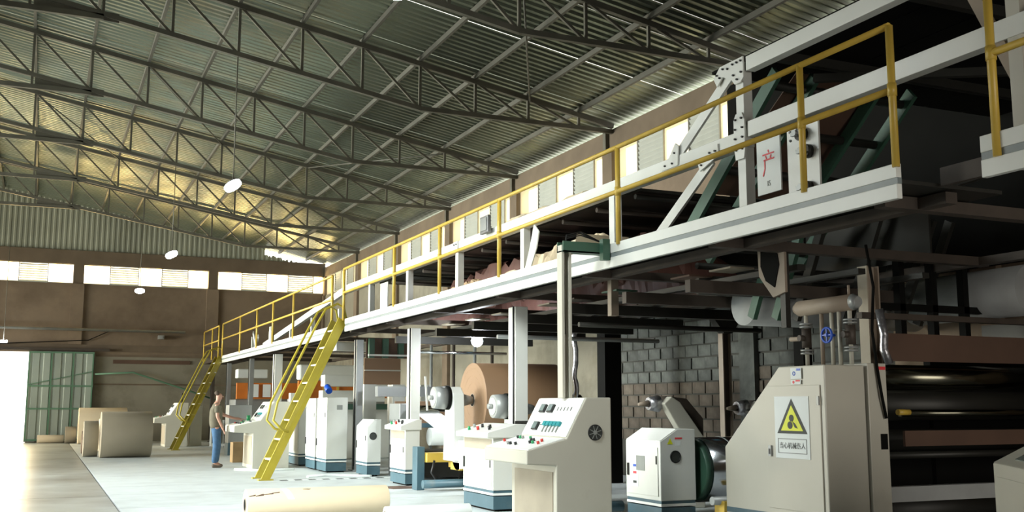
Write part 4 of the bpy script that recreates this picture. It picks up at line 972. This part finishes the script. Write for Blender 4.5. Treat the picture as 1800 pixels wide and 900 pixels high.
# floor hazard dashes
hz=struct('trim_3')
for k in range(8):
    x=4.25+k*.27; obj('painted_dash',MB().box(x,x+.14,20.30,20.46,0,.004),'print',hz)
    obj('painted_dash',MB().box(x+.14,x+.27,20.30,20.46,0,.003),'paper',hz)

# ------------------------------------------------------------------ WORKER
def skinmesh(name,verts,edges,radii,m_,parent,root=0,sub=2):
    me=bpy.data.meshes.new(name); me.from_pydata(verts,edges,[]); me.materials.append(MATS[m_])
    o=bpy.data.objects.new(name,me); COL.objects.link(o); o.parent=parent
    md=o.modifiers.new('skin','SKIN'); md.use_smooth_shade=True
    sk=me.skin_vertices[0].data if me.skin_vertices else None
    if sk is None:
        import bmesh as bmm
        b=bmm.new(); b.from_mesh(me); b.verts.layers.skin.verify(); b.to_mesh(me); b.free(); sk=me.skin_vertices[0].data
    for i,r in enumerate(radii):
        sk[i].radius=(r,r) if not isinstance(r,tuple) else r; sk[i].use_root=(i==root)
    s=o.modifiers.new('subdivision','SUBSURF'); s.levels=sub; s.render_levels=sub
    return o
wk=thing('person','person in olive t-shirt, blue jeans and brown shoes standing with one hand on a console','person',(3.74,25.15,0))
# local frame: facing +X; y- is near side
bv=[(0,0,.93),(-.02,0,1.10),(-.02,0,1.26),(-.01,0,1.40),(.0,0,1.47),(.03,0,1.54),(.04,0,1.62),(.045,0,1.70),
    (-.02,-.18,1.40),(-.02,-.25,1.16),(.08,-.27,.94),(.12,-.27,.86),
    (-.01,.18,1.40),(.16,.24,1.20),(.44,.17,1.11),(.56,.14,1.10),
    (0,-.09,.88),(.0,-.10,.50),(-.03,-.11,.10),(.10,-.11,.04),
    (0,.09,.88),(.06,.10,.50),(.03,.12,.10),(.16,.12,.04)]
be=[(0,1),(1,2),(2,3),(3,4),(4,5),(5,6),(6,7),(3,8),(8,9),(9,10),(10,11),(3,12),(12,13),(13,14),(14,15),(0,16),(16,17),(17,18),(18,19),(0,20),(20,21),(21,22),(22,23)]
br=[.06,.08,.10,.09,.055,.06,.085,.06,.055,.042,.03,.035,.055,.042,.03,.035,.055,.05,.04,.035,.055,.05,.04,.035]
def fingers(base,dirn,side):
    global bv,be,br
    for i in range(4):
        b=Vector(bv[base])+Vector((0,(i-1.5)*.02,0))+Vector(dirn)*.03
        l=(.035,.042,.04,.03)[i]; n=len(bv)
        bv+= [tuple(b),tuple(b+Vector(dirn)*l),tuple(b+Vector(dirn)*l*1.8+Vector((0,0,-.012)))]; be.extend([(base,n),(n,n+1),(n+1,n+2)]); br.extend([.010,.009,.008])
    n=len(bv); b=Vector(bv[base])+Vector((0,.035*side,.0)); bv+=[tuple(b),tuple(b+Vector(dirn)*.035+Vector((0,.012*side,0)))]; be.extend([(base,n),(n,n+1)]); br.extend([.011,.009])
fingers(11,(.35,0,-.93),1); fingers(15,(.95,-.1,-.15),-1)
skinmesh('body',bv,be,br,'skin',wk)
skinmesh('shirt',[(0,0,.84),(-.02,0,1.08),(-.02,0,1.27),(-.01,0,1.40),(0,0,1.455),(-.02,-.185,1.39),(-.025,-.235,1.22),(-.01,.185,1.39),(.10,.225,1.26)],
 [(0,1),(1,2),(2,3),(3,4),(3,5),(5,6),(3,7),(7,8)],[(.165,.17),(.15,.16),(.15,.165),(.115,.13),.07,.078,.068,.078,.068],'shirt',wk)
skinmesh('jeans',[(0,0,1.0),(0,0,.93),(0,-.09,.86),(.0,-.10,.50),(-.03,-.11,.09),(0,.09,.86),(.06,.10,.50),(.03,.12,.09)],
 [(0,1),(1,2),(2,3),(3,4),(1,5),(5,6),(6,7)],[.13,.135,.11,.085,.075,.11,.085,.075],'jeans',wk,root=1)
for nm,x,y_ in (('shoe',-.03,-.11),('shoe',.03,.12)):
    skinmesh(nm,[(x-.06,y_,.045),(x+.05,y_,.045),(x+.17,y_,.035)],[(0,1),(1,2)],[.045,.045,.035],'shoe',wk)
skinmesh('hair',[(-.035,0,1.64),(-.01,0,1.68),(.04,0,1.70)],[(0,1),(1,2)],[.07,.085,.075],'hair',wk)
f=thing; 
def lp(m): 
    n=MB(); n.v=[(a+3.74,b+25.15,c) for a,b,c in m.v]; n.f=m.f; n.smooth=m.smooth; return n
obj('nose',lp(MB().prism([(.115,1.60),(.15,1.595),(.12,1.65)],'XZ',-.012,.012)),'skin',wk)
for s in (-1,1):
    obj('ear',lp(MB().cyl((.04,s*.075,1.63),(.04,s*.09,1.63),.025,10)),'skin',wk); obj('eye',lp(MB().cyl((.105,s*.03,1.645),(.118,s*.03,1.645),.010,8)),'print',wk)
obj('mouth',lp(MB().box(.105,.122,-.022,.022,1.562,1.570)),'red',wk)

GROUPS={'roof_truss':'steel lattice roof trusses','platform_column':'steel columns under the walkway','guard_rail':'yellow pipe railings of the walkway','steel_ladder':'yellow ladders up to the walkway',
'paper_roll':'paper rolls lying on the floor','control_console':'cream control consoles','drive_cabinet':'white cabinets beside the machines','desk_cabinet':'white desk consoles','riser_pipe':'riser pipes behind the big roll',
'white_plate':'loose white plates on the walkway','crumpled_paper':'crumpled paper on the walkway','paper_scrap':'crumpled sheets on the white beam','bridge_roller':'rollers lying on the bridge','splice_arm':'pale machine arms in front of the block wall',
'machine_hood':'white hoods behind the near ladder','orange_machine':'orange machine units','dark_column':'black columns by the block wall','paper_strip':'paper strips on the floor','crumpled_scrap':'crumpled scraps on the floor','foil_hose':'foil wrapped hoses','pale_duct':'pale ducts','bridge_tie':'brown back beams of the bridge'}
for o in bpy.data.objects:
    if o.parent is None and 'label' in o:
        k=o.name.split('.')[0]
        if k in GROUPS and not (k=='paper_roll' and 'stand' in o['label']): o['group']=GROUPS[k]
